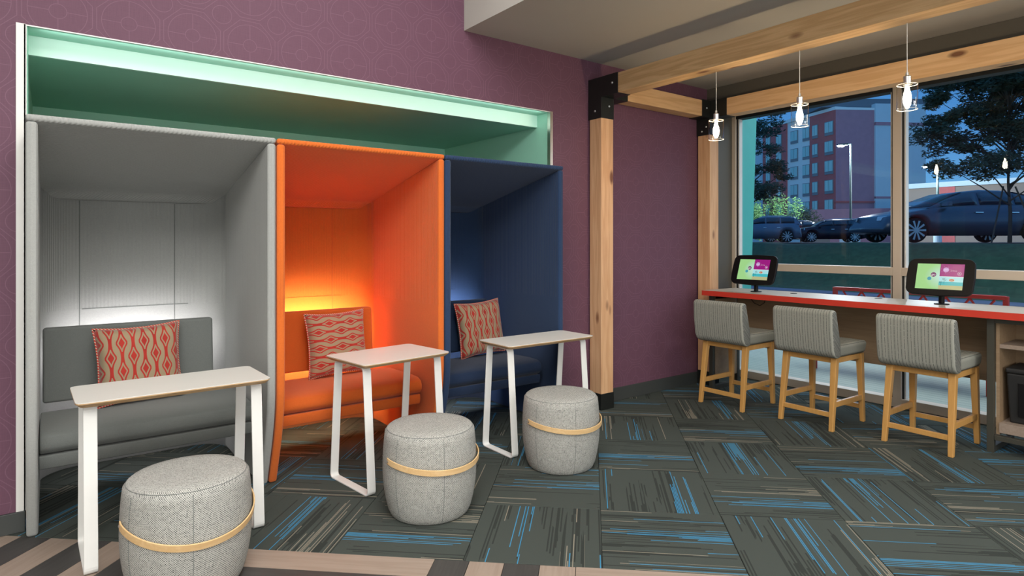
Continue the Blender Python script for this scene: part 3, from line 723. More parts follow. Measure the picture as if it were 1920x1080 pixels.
obj('shelf', MB().box(SX0-0.012, SX1-0.016, SY1+0.02, SY0-0.02, 0.135, 0.200), M['planklight'], su, bev=0.001)
bn = thing('storage_bin', 'matt black lidded box on the bottom shelf of the shelf unit', 'box', (-0.075, -2.745, 0.2))
obj('bin_body', MB().hexa([(-0.13, -0.20, 0), (0.13, -0.20, 0), (0.13, 0.20, 0), (-0.13, 0.20, 0)], [(-0.145, -0.215, 0.33), (0.145, -0.215, 0.33), (0.145, 0.215, 0.33), (-0.145, 0.215, 0.33)]), M['bin'], bn, bev=0.012, seg=3)
obj('lid', MB().box(-0.15, 0.15, -0.22, 0.22, 0.33, 0.365), M['bin'], bn, bev=0.012, seg=3)
obj('front_panel', MB().box(-0.1475, -0.139, -0.15, 0.15, 0.05, 0.27), M['blackplastic'], bn, bev=0.002)

# ================================================================== tablets
def rrect(w, h, r, n=6, bul=0.0):
    pts = []
    for cx, cy, a0 in ((w/2-r, h/2-r, 0), (-w/2+r, h/2-r, 90), (-w/2+r, -h/2+r, 180), (w/2-r, -h/2+r, 270)):
        for k in range(n+1): a = R(a0+90*k/n); pts.append((cx+r*math.cos(a), cy+r*math.sin(a)))
        if bul:
            a0 += 90
            nx = {90: (0, h/2+bul), 180: (-w/2-bul*0.7, 0), 270: (0, -h/2-bul), 360: (w/2+bul*0.7, 0)}[a0]; pts.append(nx)
    return pts
EM = {}
def em(c, st=0.9):
    if c not in EM:
        k = NT('screen_colour'); k.col((0.0, 0.0, 0.0)); k.b.inputs['Emission Color'].default_value = (*lin(*c), 1); k.b.inputs['Emission Strength'].default_value = st; EM[c] = k.fin(0.25)
    return EM[c]
def green_screen():
    k = NT('green_screen_glow'); v, x, y, z = k.obj()
    d = k.math('SQRT', k.math('ADD', k.math('POWER', k.math('ADD', x, -0.005), 2.0), k.math('POWER', y, 2.0)))
    f = k.math('MINIMUM', k.math('MULTIPLY', d, 10.0), 1.0)
    k.col((0, 0, 0)); k.l(k.mix(f, lin(190, 228, 220), lin(160, 214, 140)), k.b.inputs['Emission Color']); k.b.inputs['Emission Strength'].default_value = 0.95; return k.fin(0.25)
GS = green_screen()
def textmesh(s, size):
    cu = bpy.data.curves.new('text', 'FONT'); cu.body = s; cu.size = size; cu.align_x = 'CENTER'; cu.align_y = 'CENTER'
    o = bpy.data.objects.new('text', cu); S.collection.objects.link(o)
    dg = bpy.context.evaluated_depsgraph_get(); me = bpy.data.meshes.new_from_object(o.evaluated_get(dg)); bpy.data.objects.remove(o); return me
def tablet(x, y, rz, tilt, label, wd=0.425, ht=0.275):
    t = thing('tablet_kiosk', label, 'tablet', (x, y, CT), rz, 'tablet kiosks on the counter')
    obj('base_plate', MB().lathe([(0.048, 0), (0.048, 0.006), (0.03, 0.009)], 28, (0, 0.03, 0)), M['blackplastic'], t)
    obj('pole', MB().lathe([(0.019, 0.006), (0.019, 0.17)], 20, (0, 0.03, 0)), M['blackplastic'], t, smooth=False)
    # housing in its own plane: local x to the right, y up, +z out of the screen
    h = obj('housing', MB().prism(rrect(wd, ht, 0.052, 6, 0.006), -0.026, 0.0, 'Z'), M['blackplastic'], t, bev=0.006, seg=3)
    h.location = (0, -0.015, 0.205); h.rotation_euler = (PI/2-tilt, 0, 0)
    sw, sh = wd*0.70, ht*0.70; z = 0.0008
    def flat(name, mb, mat, dz=0.0, dx=0, dy=0):
        o = obj(name, mb, mat, h); o.location = (dx, dy, z+dz); return o
    flat('screen', MB().box(-sw/2, 0, -sh/2, sh/2, 0, 0.0006), GS)
    flat('screen', MB().box(0.0015, sw/2, 0.002, sh/2, 0, 0.0006), em((158, 28, 128)))
    flat('screen', MB().box(0, sw/2, -0.004, -0.0008+0.003, 0, 0.0006), em((225, 240, 240)))
    flat('screen', MB().box(0.0, sw/2, -sh*0.20, -0.0008, 0, 0.0006), em((170, 228, 232)))
    flat('screen', MB().box(0.0, sw/2, -sh*0.34, -sh*0.20, 0, 0.0006), em((70, 190, 198)))
    flat('screen', MB().box(0.0, sw/2, -sh*0.5, -sh*0.34, 0, 0.0006), em((188, 190, 140)))
    disc = lambda r, sx=1.0: MB().prism([(r*sx*math.cos(2*PI*i/24), r*math.sin(2*PI*i/24)) for i in range(24)], 0, 0.0005, 'Z')
    flat('icon', disc(0.0175), em((108, 28, 96)), 0.0007, -sw*0.13, sh*0.07)
    flat('icon', disc(0.0135), em((70, 160, 180)), 0.0007, -sw*0.21, -sh*0.09)
    flat('icon', disc(0.0185), em((205, 160, 215)), 0.0007, sw*0.125, sh*0.27)
    ring = MB(); rr_ = 0.0115
    ring.tube([(rr_*math.cos(2*PI*i/20), rr_*math.sin(2*PI*i/20), 0) for i in range(20)], 0.0011, 4, True)
    flat('icon', ring, em((245, 230, 245)), 0.0007, sw*0.41, sh*0.13)
    flat('icon', MB().prism([(-0.004, -0.005), (0.006, 0), (-0.004, 0.005)], 0, 0.0005, 'Z'), em((245, 230, 245)), 0.0007, sw*0.41, sh*0.13)
    flat('icon', disc(0.0105, 1.7), em((222, 200, 185)), 0.0007, sw*0.265, -sh*0.13)
    flat('icon', disc(0.0085, 1.75), em((190, 110, 60)), 0.0013, sw*0.265, -sh*0.13)
    # palms on the beach picture
    pm = MB()
    for cx, cy, s_ in ((sw*0.11, -sh*0.12, 1.0), (sw*0.045, -sh*0.23, 0.8)):
        for k in range(6):
            a = R(60*k+15); pm.prism([(cx, cy-0.001), (cx+0.014*s_*math.cos(a)-0.002*math.sin(a), cy+0.011*s_*math.sin(a)), (cx+0.014*s_*math.cos(a)+0.002, cy+0.011*s_*math.sin(a)+0.003)], 0, 0.0004, 'Z')
        pm.box(cx-0.0008, cx+0.0012, cy-0.03*s_, cy, 0, 0.0004)
    flat('palm_picture', pm, em((12, 60, 62)), 0.0007)
    for s_, sz, dx, dy in (('go', 0.026, -sw*0.13, sh*0.073), ('yum', 0.015, sw*0.125, sh*0.27), ('get the app', 0.0085, sw*0.29, sh*0.235), ('sun', 0.011, sw*0.265, -sh*0.13)):
        me = textmesh(s_, sz); o = obj('lettering', me, em((250, 245, 250)), h); o.location = (dx, dy, z+0.0022)
    for i in range(7):
        a = R(360*i/7+10); flat('spark', MB().box(-0.0012, 0.0012, -0.0012, 0.0012, 0, 0.0004), em((230, 190, 235)), 0.0007, sw*0.125+0.03*math.cos(a), sh*0.27+0.024*math.sin(a))
    return t
# screens face the stools (towards -x)
tablet(-0.17, -0.640, R(-88), R(20), 'black tablet on a short pole above the corner stool')
tablet(-0.13, -2.115, R(-88), R(20), 'black tablet on a short pole above the stool nearest the shelf unit')

# ================================================================== pendants
def pendant():
    t = thing('pendant_lamp', '', 'lamp', (0, 0, 0), 0, 'glass pendant lamps under the pine beam')
    obj('cord', MB().tube([(0, 0, 0.05), (0.0015, 0.001, 0.2), (-0.001, 0.0, 0.35), (0, 0, 0.484)], 0.0022, 6), M['whitetrim'], t)
    obj('cap', MB().lathe([(0.007, 0.068), (0.009, 0.05), (0.017, 0.046), (0.019, 0.043), (0.019, 0.0), (0.022, -0.004)][::-1], 24), M['chrome'], t, smooth=False)
    s_ = obj('glass_shade', MB().lathe([(0.018, 0.001), (0.048, 0.0), (0.0515, -0.003), (0.0515, -0.138)], 36, cap=False), M['lampglass'], t, smooth=True)
    for z in (-0.002, -0.138):
        obj('rim', MB().tube([(0.0510*math.cos(2*PI*i/36), 0.0510*math.sin(2*PI*i/36), z) for i in range(36)], 0.0013, 6, True), M['whitetrim'], s_)
    obj('bulb', MB().lathe([(0.009, -0.012), (0.010, -0.03), (0.017, -0.052), (0.0215, -0.078), (0.018, -0.103), (0.009, -0.118), (0.001, -0.121)][::-1], 24), M['bulb'], t, smooth=True)
    return t
pd = pendant(); pd.location = (-1.515, -1.187, 2.268); pd['label'] = 'glass cylinder pendant lamp nearest the purple wall'
dup(pd, 'glass cylinder pendant lamp hanging between the other two', (-1.515, -1.806, 2.272))
dup(pd, 'glass cylinder pendant lamp hanging in front of the window mullion', (-1.515, -2.425, 2.272))

# ================================================================== outdoors
def paving():
    k = NT('brushed_concrete_paving'); v, x, y, z = k.obj()
    g = k.math('GREATER_THAN', k.math('ABSOLUTE', k.math('SUBTRACT', k.math('FRACT', k.math('DIVIDE', x, 0.09)), 0.5)), 0.40)
    n = k.noise(v, 3, 3); k.col(k.mix(k.math('MULTIPLY', g, 0.35), k.mix(n, (0.30, 0.34, 0.28), (0.42, 0.45, 0.38)), (0.10, 0.13, 0.13))); k.bump(g, 0.3, 0.004); return k.fin(0.6)
M['paving'] = paving()
M['kerb'] = plain('blue_grey_concrete', (0.13, 0.16, 0.24), 0.8, nscale=2, namt=0.12)
M['grass'] = plain('dark_lawn', (0.032, 0.075, 0.040), 0.95, nscale=9, namt=0.55, bump=0.6)
M['asphalt'] = plain('asphalt', (0.05, 0.052, 0.056), 0.9, nscale=5, namt=0.2)
M['aqua'] = plain('aqua_painted_steel', (0.10, 0.52, 0.47), 0.5)
LOT = 1.40
# ground running outwards from the window, rising to the car park; lies along the facade
PV = struct('patio', MB().box(XW+0.15, 6.3, -22, 26, -0.25, -0.03), M['paving'])
struct('retaining_wall', MB().prism([(6.3, -0.1), (6.6, -0.1), (6.6, 0.34), (6.3, 0.34)], -22, 26, 'Y').prism([(6.6, -0.1), (7.2, -0.1), (7.2, 0.42), (6.6, 0.42)], -22, 26, 'Y'), M['kerb'])
NG = 34
def slope_z(x): t_ = min(1, max(0, (x-7.2)/2.2)); return 0.42+(LOT-0.02-0.42)*(t_*t_*(3-2*t_))
mb = MB(); vs = []; fs = []
xs = [7.2+2.4*i/12 for i in range(13)]+[11, 14]; ys = [-22+48*j/60 for j in range(61)]
for i, x in enumerate(xs):
    for y in ys: vs.append((x, y, slope_z(x)+(0.02*math.sin(3.1*x+1.7*y)+0.015*math.sin(5.3*y) if 0 < i < 13 else 0)))
for i in range(len(xs)-1):
    for j in range(len(ys)-1): fs.append((i*61+j, (i+1)*61+j, (i+1)*61+j+1, i*61+j+1))
o = struct('lawn', mb.add(vs, fs), M['grass'], smooth=True)
struct('car_park', MB().prism([(9.6, -60), (200, -60), (200, 140), (9.6, 140)], LOT-0.3, LOT-0.012, 'Z'), M['asphalt'])
# aqua fin outside the corner
tag(obj('building_fin', MB().hexa([(0.72, 0.20, -0.03), (1.05, 0.20, -0.03), (1.05, 0.95, -0.03), (0.72, 0.95, -0.03)], [(0.72, 0.07, 3.6), (1.05, 0.07, 3.6), (1.05, 0.95, 3.6), (0.72, 0.95, 3.6)]), M['aqua'], bev=0.004), 'aqua painted slanted column just outside the left edge of the window', 'column')
struct('trim_5', MB().box(XW+0.15, 1.3, 0.95, 1.1, -0.03, 3.6), M['aqua'])
area('patio_fill_light', (3.4, -1.5, 4.2), (0, 0, 0), 3.5, 7, 260, (0.95, 1.0, 0.95))  # unseen light added above the patio to brighten the paving
# red patio bench with a lattice back
M['redpaint'] = plain('red_painted_metal', (0.45, 0.03, 0.025), 0.4)
bx, y0, y1 = 2.1, -0.27, -1.92
be = thing('patio_bench', 'red metal bench with zigzag back standing outside the window', 'bench', (bx, (y0+y1)/2, -0.03)); L = (y0-y1)/2
for y in (-L, L):
    obj('post', MB().box(-0.022, 0.022, y-0.022, y+0.022, 0, 0.90), M['redpaint'], be, bev=0.003)
    obj('post', MB().box(-0.50, -0.456, y-0.022, y+0.022, 0, 0.62), M['redpaint'], be, bev=0.003)
    obj('armrest', MB().box(-0.50, 0.0, y-0.025, y+0.025, 0.62, 0.645), M['redpaint'], be, bev=0.003)
obj('top_rail', MB().box(-0.025, 0.025, -L, L, 0.865, 0.905), M['redpaint'], be, bev=0.004)
obj('lower_rail', MB().box(-0.02, 0.02, -L, L, 0.54, 0.57), M['redpaint'], be, bev=0.004)
nz = 7
for i in range(nz):
    a = -L+0.09+(2*L-0.18)*i/nz; b = -L+0.09+(2*L-0.18)*(i+1)/nz; m = (a+b)/2
    obj('lattice_bar', MB().tube([(0, a, 0.86), (0, m, 0.72), (0, b, 0.86)], 0.012, 6), M['redpaint'], be)
    obj('lattice_bar', MB().tube([(0, a, 0.57), (0, m, 0.72), (0, b, 0.57)], 0.012, 6), M['redpaint'], be)
for i in range(6):
    obj('seat_slat', MB().box(-0.48+0.075*i, -0.42+0.075*i, -L, L, 0.43, 0.45), M['redpaint'], be, bev=0.003)

# ---- cars
M['tyre'] = plain('tyre_rubber', (0.012, 0.012, 0.013), 0.8); M['rim'] = plain('alloy_rim', (0.5, 0.52, 0.55), 0.3, 0.8)
M['carglass'] = plain('car_glass', (0.015, 0.03, 0.05), 0.06, 0, 0.9); M['lens'] = plain('headlamp_lens', (0.6, 0.7, 0.8), 0.15, 0.2)
M['taillamp'] = plain('tail_lamp_red', (0.35, 0.015, 0.02), 0.2); M['plate'] = plain('number_plate_white', (0.55, 0.58, 0.6), 0.5); M['chromecar'] = plain('car_chrome', (0.8, 0.82, 0.85), 0.15, 1.0)
def carpaint(n, c): return plain(n, c, 0.22, 0.35, 0.6, nscale=1, namt=0.03)
def interp(prof, x):
    for (a, za), (b, zb) in zip(prof, prof[1:]):
        if a <= x <= b: return za+(zb-za)*(x-a)/(b-a+1e-9)
    return prof[-1][1] if x > prof[-1][0] else prof[0][1]
def car(loc, rz, paint, label, L=4.75, W_=1.86, H=1.45, kind='sedan'):
    "nose towards -x"
    t = thing('car', label, 'car', loc, rz)
    f = L/4.75; h = H/1.45
    if kind == 'sedan':
        low = [(-2.37, 0.42), (-2.33, 0.62), (-2.2, 0.72), (-1.7, 0.84), (-1.15, 0.94), (-0.9, 0.97), (1.5, 1.02), (2.05, 1.03), (2.3, 1.0), (2.37, 0.75), (2.375, 0.42)]
        roof = [(-1.25, 0.93), (-0.75, 1.20), (-0.25, 1.39), (0.2, 1.45), (0.8, 1.43), (1.35, 1.30), (1.95, 1.06)]
    else:
        low = [(-2.37, 0.45), (-2.33, 0.75), (-2.2, 0.86), (-1.6, 0.95), (-1.1, 1.0), (2.15, 1.03), (2.33, 1.0), (2.37, 0.75), (2.375, 0.45)]
        roof = [(-1.2, 0.98), (-0.7, 1.25), (-0.35, 1.38), (0.1, 1.43), (1.5, 1.42), (2.0, 1.36), (2.28, 1.02)]
    low = [(x*f, z*h) for x, z in low]; roof = [(x*f, z*h) for x, z in roof]
    wx = [(-1.62 if kind == 'sedan' else -1.45)*f, 1.42*f]; wr = 0.33*h
    # body sides as rows of sections so that they curve in plan and at the shoulders
    xs = [-2.375+4.75*i/38 for i in range(39)]; secs = []
    for x in xs:
        X = x*f; zt = interp(low, X); e_ = min(1, max(0, (2.40-abs(x))/0.55)); hw = W_/2*(0.80+0.20*math.sqrt(e_))
        zb = 0.20*h+0.10*(1-e_)
        for w0 in wx:
            d = abs(X-w0)
            if d < wr+0.03: zb = max(zb, math.sqrt((wr+0.05)**2-d*d)+wr-0.02)
        zb = min(zb, zt-0.08)
        secs.append([(X, 0.93*hw, zb), (X, hw, zb+(zt-zb)*0.35), (X, hw*0.985, zb+(zt-zb)*0.72), (X, hw*0.93, zt-0.02), (X, hw*0.80, zt), (X, 0, zt+0.015)])
    vs = []; fs = []; k = 11
    for sc in secs: vs += [(x, -y, z) for x, y, z in sc[:-1]]+[sc[-1]]+[(x, y, z) for x, y, z in reversed(sc[:-1])]
    for i in range(len(secs)-1):
        for j in range(k-1): fs.append((i*k+j, i*k+j+1, (i+1)*k+j+1, (i+1)*k+j))
        fs.append((i*k+k-1, i*k, (i+1)*k, (i+1)*k+k-1))
    fs.append(tuple(range(k))); fs.append(tuple((len(secs)-1)*k+j for j in reversed(range(k))))
    obj('car_body', MB().add(vs, fs), paint, t, smooth=True)
    # cabin
    n = 24; x0, x1 = roof[0][0], roof[-1][0]; vs = []; fs = []; gl = []
    for i in range(n+1):
        X = x0+(x1-x0)*i/n; zt = interp(roof, X); zb = interp(low, X)-0.03; zt = max(zt, zb+0.02); r_ = (zt-zb)/(0.5*h)
        hb = W_/2*0.90; ht = W_/2*(0.90-0.20*min(1, r_))
        vs += [(X, -hb, zb), (X, -(ht+0.012), zt-0.06*min(1, r_)), (X, -ht*0.8, zt), (X, ht*0.8, zt), (X, ht+0.012, zt-0.06*min(1, r_)), (X, hb, zb)]
    for i in range(n):
        for j in range(5): fs.append((i*6+j, i*6+j+1, (i+1)*6+j+1, (i+1)*6+j))
    obj('cabin', MB().add(vs, fs), paint, t, smooth=True)
    # side windows: darker panes set just proud of the cabin sides
    def sidepane(xa, xb, sy):
        vs = []; m = 8
        for i in range(m+1):
            X = xa+(xb-xa)*i/m; zt = interp(roof, X); zb = interp(low, X)-0.03; r_ = (zt-zb)/(0.5*h)
            hb = W_/2*0.90; ht = W_/2*(0.90-0.20*min(1, r_))+0.012; ztt = zt-0.06*min(1, r_)
            for q in (0.14, 0.94):
                y = hb+(ht-hb)*q; vs.append((X, sy*(y+0.006), zb+(ztt-zb)*q))
        fs = [(2*i, 2*i+1, 2*i+3, 2*i+2) for i in range(m)]
        o = obj('side_window', MB().add(vs, fs), M['carglass'], t, smooth=True)
        so = o.modifiers.new('s', 'SOLIDIFY'); so.thickness = 0.008; so.offset = 0
    xr = roof[-1][0]
    cuts = [(-0.95, -0.02), (0.05, 0.88), (0.95, 1.55)] if kind == 'sedan' else [(-0.9, 0.0), (0.07, 0.95), (1.03, 1.9)]
    for a, b in cuts:
        for sy in (-1, 1): sidepane(a*f, b*f, sy)
    def endpane(a, b, nm):
        vs = []; m = 5
        for i in range(m+1):
            X = a+(b-a)*i/m; zt = interp(roof, X)+0.008; r_ = (zt-(interp(low, X)-0.03))/(0.5*h); ht = W_/2*(0.90-0.20*min(1, r_))*0.92
            vs += [(X, -ht, zt), (X, ht, zt)]
        o = obj(nm, MB().add(vs, [(2*i, 2*i+1, 2*i+3, 2*i+2) for i in range(m)]), M['carglass'], t, smooth=True)
        so = o.modifiers.new('s', 'SOLIDIFY'); so.thickness = 0.008; so.offset = 0
    endpane(roof[0][0]+0.08, roof[2][0]-0.02, 'windscreen'); endpane(roof[-2][0]+0.03 if kind != 'sedan' else roof[-3][0]+0.25, roof[-1][0]-0.08, 'rear_window')
    for w0 in wx:
        for sy in (-1, 1):
            yy = sy*(W_/2-0.11)
            wh = obj('wheel', MB().lathe([(wr-0.05, -0.10), (wr-0.01, -0.085), (wr, -0.05), (wr, 0.05), (wr-0.01, 0.085), (wr-0.05, 0.10)], 28), M['tyre'], t, smooth=True); wh.location = (w0, yy, wr); wh.rotation_euler = (PI/2, 0, 0)
            rm = MB().lathe([(0.05, -0.108), (0.05, 0.108)], 12)
            for q in range(10):
                a = 2*PI*q/10; rm.hexa([(math.cos(a)*0.04-math.sin(a)*0.018, math.sin(a)*0.04+math.cos(a)*0.018, -0.106), (math.cos(a)*0.04+math.sin(a)*0.018, math.sin(a)*0.04-math.cos(a)*0.018, -0.106), (math.cos(a)*(wr-0.07)+math.sin(a)*0.028, math.sin(a)*(wr-0.07)-math.cos(a)*0.028, -0.106), (math.cos(a)*(wr-0.07)-math.sin(a)*0.028, math.sin(a)*(wr-0.07)+math.cos(a)*0.028, -0.106)],
                                               [(math.cos(a)*0.04-math.sin(a)*0.018, math.sin(a)*0.04+math.cos(a)*0.018, 0.106), (math.cos(a)*0.04+math.sin(a)*0.018, math.sin(a)*0.04-math.cos(a)*0.018, 0.106), (math.cos(a)*(wr-0.07)+math.sin(a)*0.028, math.sin(a)*(wr-0.07)-math.cos(a)*0.028, 0.106), (math.cos(a)*(wr-0.07)-math.sin(a)*0.028, math.sin(a)*(wr-0.07)+math.cos(a)*0.028, 0.106)])
            obj('rim', rm, M['rim'], wh)
    zl = interp(low, -2.2*f)
    for sy in (-1, 1):
        obj('headlamp', MB().hexa([(-2.36*f, sy*0.5, zl-0.13), (-1.95*f, sy*(W_/2-0.02), zl-0.12), (-1.95*f, sy*(W_/2-0.07), zl-0.11), (-2.33*f, sy*0.5, zl-0.12)], [(-2.34*f, sy*0.5, zl-0.02), (-1.9*f, sy*(W_/2-0.03), zl+0.03), (-1.9*f, sy*(W_/2-0.09), zl+0.03), (-2.3*f, sy*0.5, zl-0.01)]), M['lens'], t, bev=0.01)
        obj('tail_lamp', MB().box(2.2*f, 2.385*f, sy*0.52, sy*(W_/2-0.10), 0.80*h, 0.93*h), M['taillamp'], t, bev=0.02)
        obj('wing_mirror', MB().hexa([(-0.98*f, sy*(W_/2-0.05), 0.97*h), (-0.80*f, sy*(W_/2-0.05), 0.97*h), (-0.82*f, sy*(W_/2+0.14), 0.97*h), (-0.93*f, sy*(W_/2+0.14), 0.97*h)], [(-0.95*f, sy*(W_/2-0.05), 1.08*h), (-0.80*f, sy*(W_/2-0.05), 1.08*h), (-0.82*f, sy*(W_/2+0.14), 1.10*h), (-0.90*f, sy*(W_/2+0.14), 1.10*h)]), paint, t, bev=0.015)
        for xh in (-0.15, 0.75): obj('door_handle', MB().box((xh)*f, (xh+0.2)*f, sy*(W_/2-0.02), sy*(W_/2+0.015), 0.80*h, 0.825*h), M['chromecar'], t, bev=0.004)
    obj('number_plate', MB().box(2.375*f, 2.39*f, -0.26, 0.26, 0.62*h, 0.74*h), M['plate'], t)
    if kind == 'suv':
        for sy in (-1, 1): obj('roof_rail', MB().tube([(-0.2*f, sy*0.55, 1.44*h), (0.3*f, sy*0.56, 1.48*h), (1.3*f, sy*0.56, 1.47*h), (1.75*f, sy*0.55, 1.41*h)], 0.018, 6), M['chromecar'], t)
    return t
ROT = -YAW
car(far(1791, 18.2, LOT-0.012), ROT+R(3), carpaint('graphite_car_paint', (0.10, 0.115, 0.15)), 'big dark grey sloping-roof car parked close, right of the window mullion', 5.45, 1.95, 1.50, 'sedan')
car(far(1432, 42, LOT-0.012), ROT-R(14), carpaint('silver_car_paint', (0.16, 0.19, 0.25)), 'silver grey SUV parked at the left, seen from its rear corner', 4.5, 1.85, 1.74, 'suv')
car(far(1478, 50, LOT-0.012), ROT-R(16), carpaint('black_car_paint', (0.012, 0.014, 0.02)), 'black SUV half hidden behind the silver one', 4.5, 1.85, 1.7, 'suv')
car(far(1556, 44, LOT-0.012), ROT-R(12), carpaint('dark_blue_car_paint', (0.012, 0.016, 0.03)), 'dark SUV parked between the silver SUV and the big grey car', 4.6, 1.88, 1.62, 'suv')

# ---- the hotel across the car park
M['brick'] = plain('red_brick_cladding', (0.56, 0.15, 0.14), 0.85, nscale=1.5, namt=0.12); M['brickd'] = plain('dark_brick_cladding', (0.46, 0.25, 0.30), 0.85, nscale=1.5, namt=0.12)
M['stucco'] = plain('pale_stucco', (0.80, 0.88, 0.85), 0.85, nscale=1, namt=0.04); M['stucco2'] = plain('blue_grey_stucco', (0.60, 0.74, 0.78), 0.85, nscale=1, namt=0.04)
M['roofgrey'] = plain('grey_roof_metal', (0.16, 0.19, 0.22), 0.7); M['winframe'] = plain('grey_window_frame', (0.22, 0.25, 0.27), 0.5); M['tan'] = plain('tan_render', (0.30, 0.25, 0.21), 0.9, nscale=1)
def winglass():
    k = NT('curtained_window'); v, x, y, z = k.obj()
    w = k.noise(k.scl(v, (6, 6, 0.3)), 1.0, 1); k.col(k.mix(w, (0.25, 0.50, 0.50), (0.55, 0.85, 0.78))); return k.fin(0.15, 0, 0.6)
M['winglass'] = winglass()
P0 = far(1567, 88); P1 = far(1430, 104); PB = far(1639, 88.4); PC = far(1733, 89)
ht_ = thing('hotel_building', 'tall red brick and pale stucco hotel with rows of windows beyond the car park', 'building', (P0.x, P0.y, LOT-0.4))
def at_px(px, A_, B_):
    "fraction along the ground line A-B where it crosses the sight line at px"
    k_ = (px-982.34)/FPX; fa = lambda P: (P-CAM).dot(RT)-(P-CAM).dot(FW)*k_; a, b = fa(A_), fa(B_); return a/(a-b)
def wallseg(A_, B_, f0, f1, z0, z1, th, name, mat, inset=0.0, parent=ht_, bev=0):
    d = (B_-A_); d.z = 0; n = Vector((-d.y, d.x, 0)).normalized()
    if n.dot(CAM-A_) > 0: n = -n            # n points away from the viewer
    o_ = Vector((P0.x, P0.y, 0)); a = A_+d*f0-o_+n*inset; b = A_+d*f1-o_+n*inset
    q = [a, b, b+n*th, a+n*th]; q = [(p.x, p.y) for p in q]
    return obj(name, MB().prism(q, z0-(LOT-0.4), z1-(LOT-0.4), 'Z'), mat, parent, bev=bev)
ZT = 20.2
F = [at_px(p, P0, P1) for p in (1567, 1518, 1474, 1430)]
wallseg(P0, P1, 0, F[1], LOT-0.4, ZT, 3.0, 'brick_wall', M['brick']); wallseg(P0, P1, F[1], F[2], LOT-0.4, ZT+0.6, 3.0, 'stucco_wall', M['stucco'], 0.25); wallseg(P0, P1, F[2], 1.0, LOT-0.4, ZT, 3.0, 'brick_wall', M['brick'])
wallseg(P0, P1, 1.0, 1.0+0.45, LOT-0.4, ZT, 3.0, 'stucco_wall', M['stucco2'], 0.6)
wallseg(P0, P1, 0.0, 1.0, ZT, ZT+0.45, 3.2, 'parapet', M['stucco'], -0.08)
wallseg(P0, PB, 0, 1, LOT-0.4, ZT, 6, 'brick_wall', M['brickd']); wallseg(PB, PC, 0, 1, LOT-0.4, ZT+0.9, 9, 'stucco_wall', M['stucco2'], -0.3)
wallseg(P0, PB, 0, 1, ZT, ZT+0.35, 6, 'parapet', M['stucco'], -0.05)
wallseg(PB, PC, 0, 1.02, 18.0, 18.45, 9, 'band', M['brickd'], -0.4); wallseg(PB, PC, 0, 1.0, 7.6, 7.9, 9, 'band', M['brickd'], -0.36)
RA = far(1534, 90); RB = far(1735, 90)
wallseg(RA, RB, 0, 1, ZT+0.55, ZT+1.75, 7, 'roof_canopy', M['roofgrey'], -1.0)
WA = far(1520, 87.0); WB = far(1700, 83)
wallseg(P0, PB, -0.02, 1.0, 7.0, 7.25, 6, 'band', M['brick'], -0.15)
dd = P1-P0
wins = [(1524, 1534), (1547, 1563), (1480.5, 1494), (1503, 1516.5), (1437, 1445), (1456, 1466)]
for a, b in wins:
    f0, f1 = at_px(b, P0, P1), at_px(a, P0, P1)
    for k_ in range(5):
        z0 = 16.75-2.8*k_; ins = 0.25 if 1474 < a < 1518 else 0.0
        fr_ = wallseg(P0, P1, f0, f1, z0, z0+2.0, 0.3, 'window', M['winframe'], ins-0.10)
        m = (f0+f1)/2; g_ = (f1-f0)*0.05
        wallseg(P0, P1, f0+g_, m-g_/2, z0+0.42, z0+1.9, 0.1, 'pane', M['winglass'], ins-0.16, fr_); wallseg(P0, P1, m+g_/2, f1-g_, z0+0.42, z0+1.9, 0.1, 'pane', M['winglass'], ins-0.16, fr_)
# ground-floor wing in front
GA = far(1520, 80); GB = far(1700, 76)
gw = wallseg(GA, GB, 0, 1, LOT-0.3, 5.6, 4, 'low_wing', M['brickd'])
wallseg(GA, GB, at_px(1574, GA, GB), at_px(1613, GA, GB), LOT-0.3, 4.35, 0.2, 'panel', M['stucco2'], -0.1)
wallseg(GA, GB, 0.0, at_px(1556, GA, GB), LOT-0.3, 4.2, 0.2, 'panel', M['tan'], -0.1)
LA = far(1690, 60); LB = far(1960, 52)
lb = thing('low_building', 'long low tan building behind the big grey car', 'building', (LA.x, LA.y, LOT-0.3))
def lseg(f0, f1, z0, z1, th, name, mat, inset):
    o_ = Vector((LA.x, LA.y, 0)); d = LB-LA; n = Vector((-d.y, d.x, 0)).normalized()
    if n.dot(CAM-LA) > 0: n = -n
    a = d*f0+n*inset; b = d*f1+n*inset; q = [(p.x, p.y) for p in (a, b, b+n*th, a+n*th)]
    return obj(name, MB().prism(q, z0-LOT+0.3, z1-LOT+0.3, 'Z'), mat, lb)
lseg(0, 1, LOT-0.3, 6.5, 10, 'wall', M['tan'], 0); lseg(0, 1, 6.5, 6.95, 10.5, 'roof_edge', M['stucco2'], -0.25); lseg(at_px(1762, LA, LB), at_px(1791, LA, LB), LOT-0.3, 6.5, 0.5, 'brick_panel', M['brick'], -0.12)

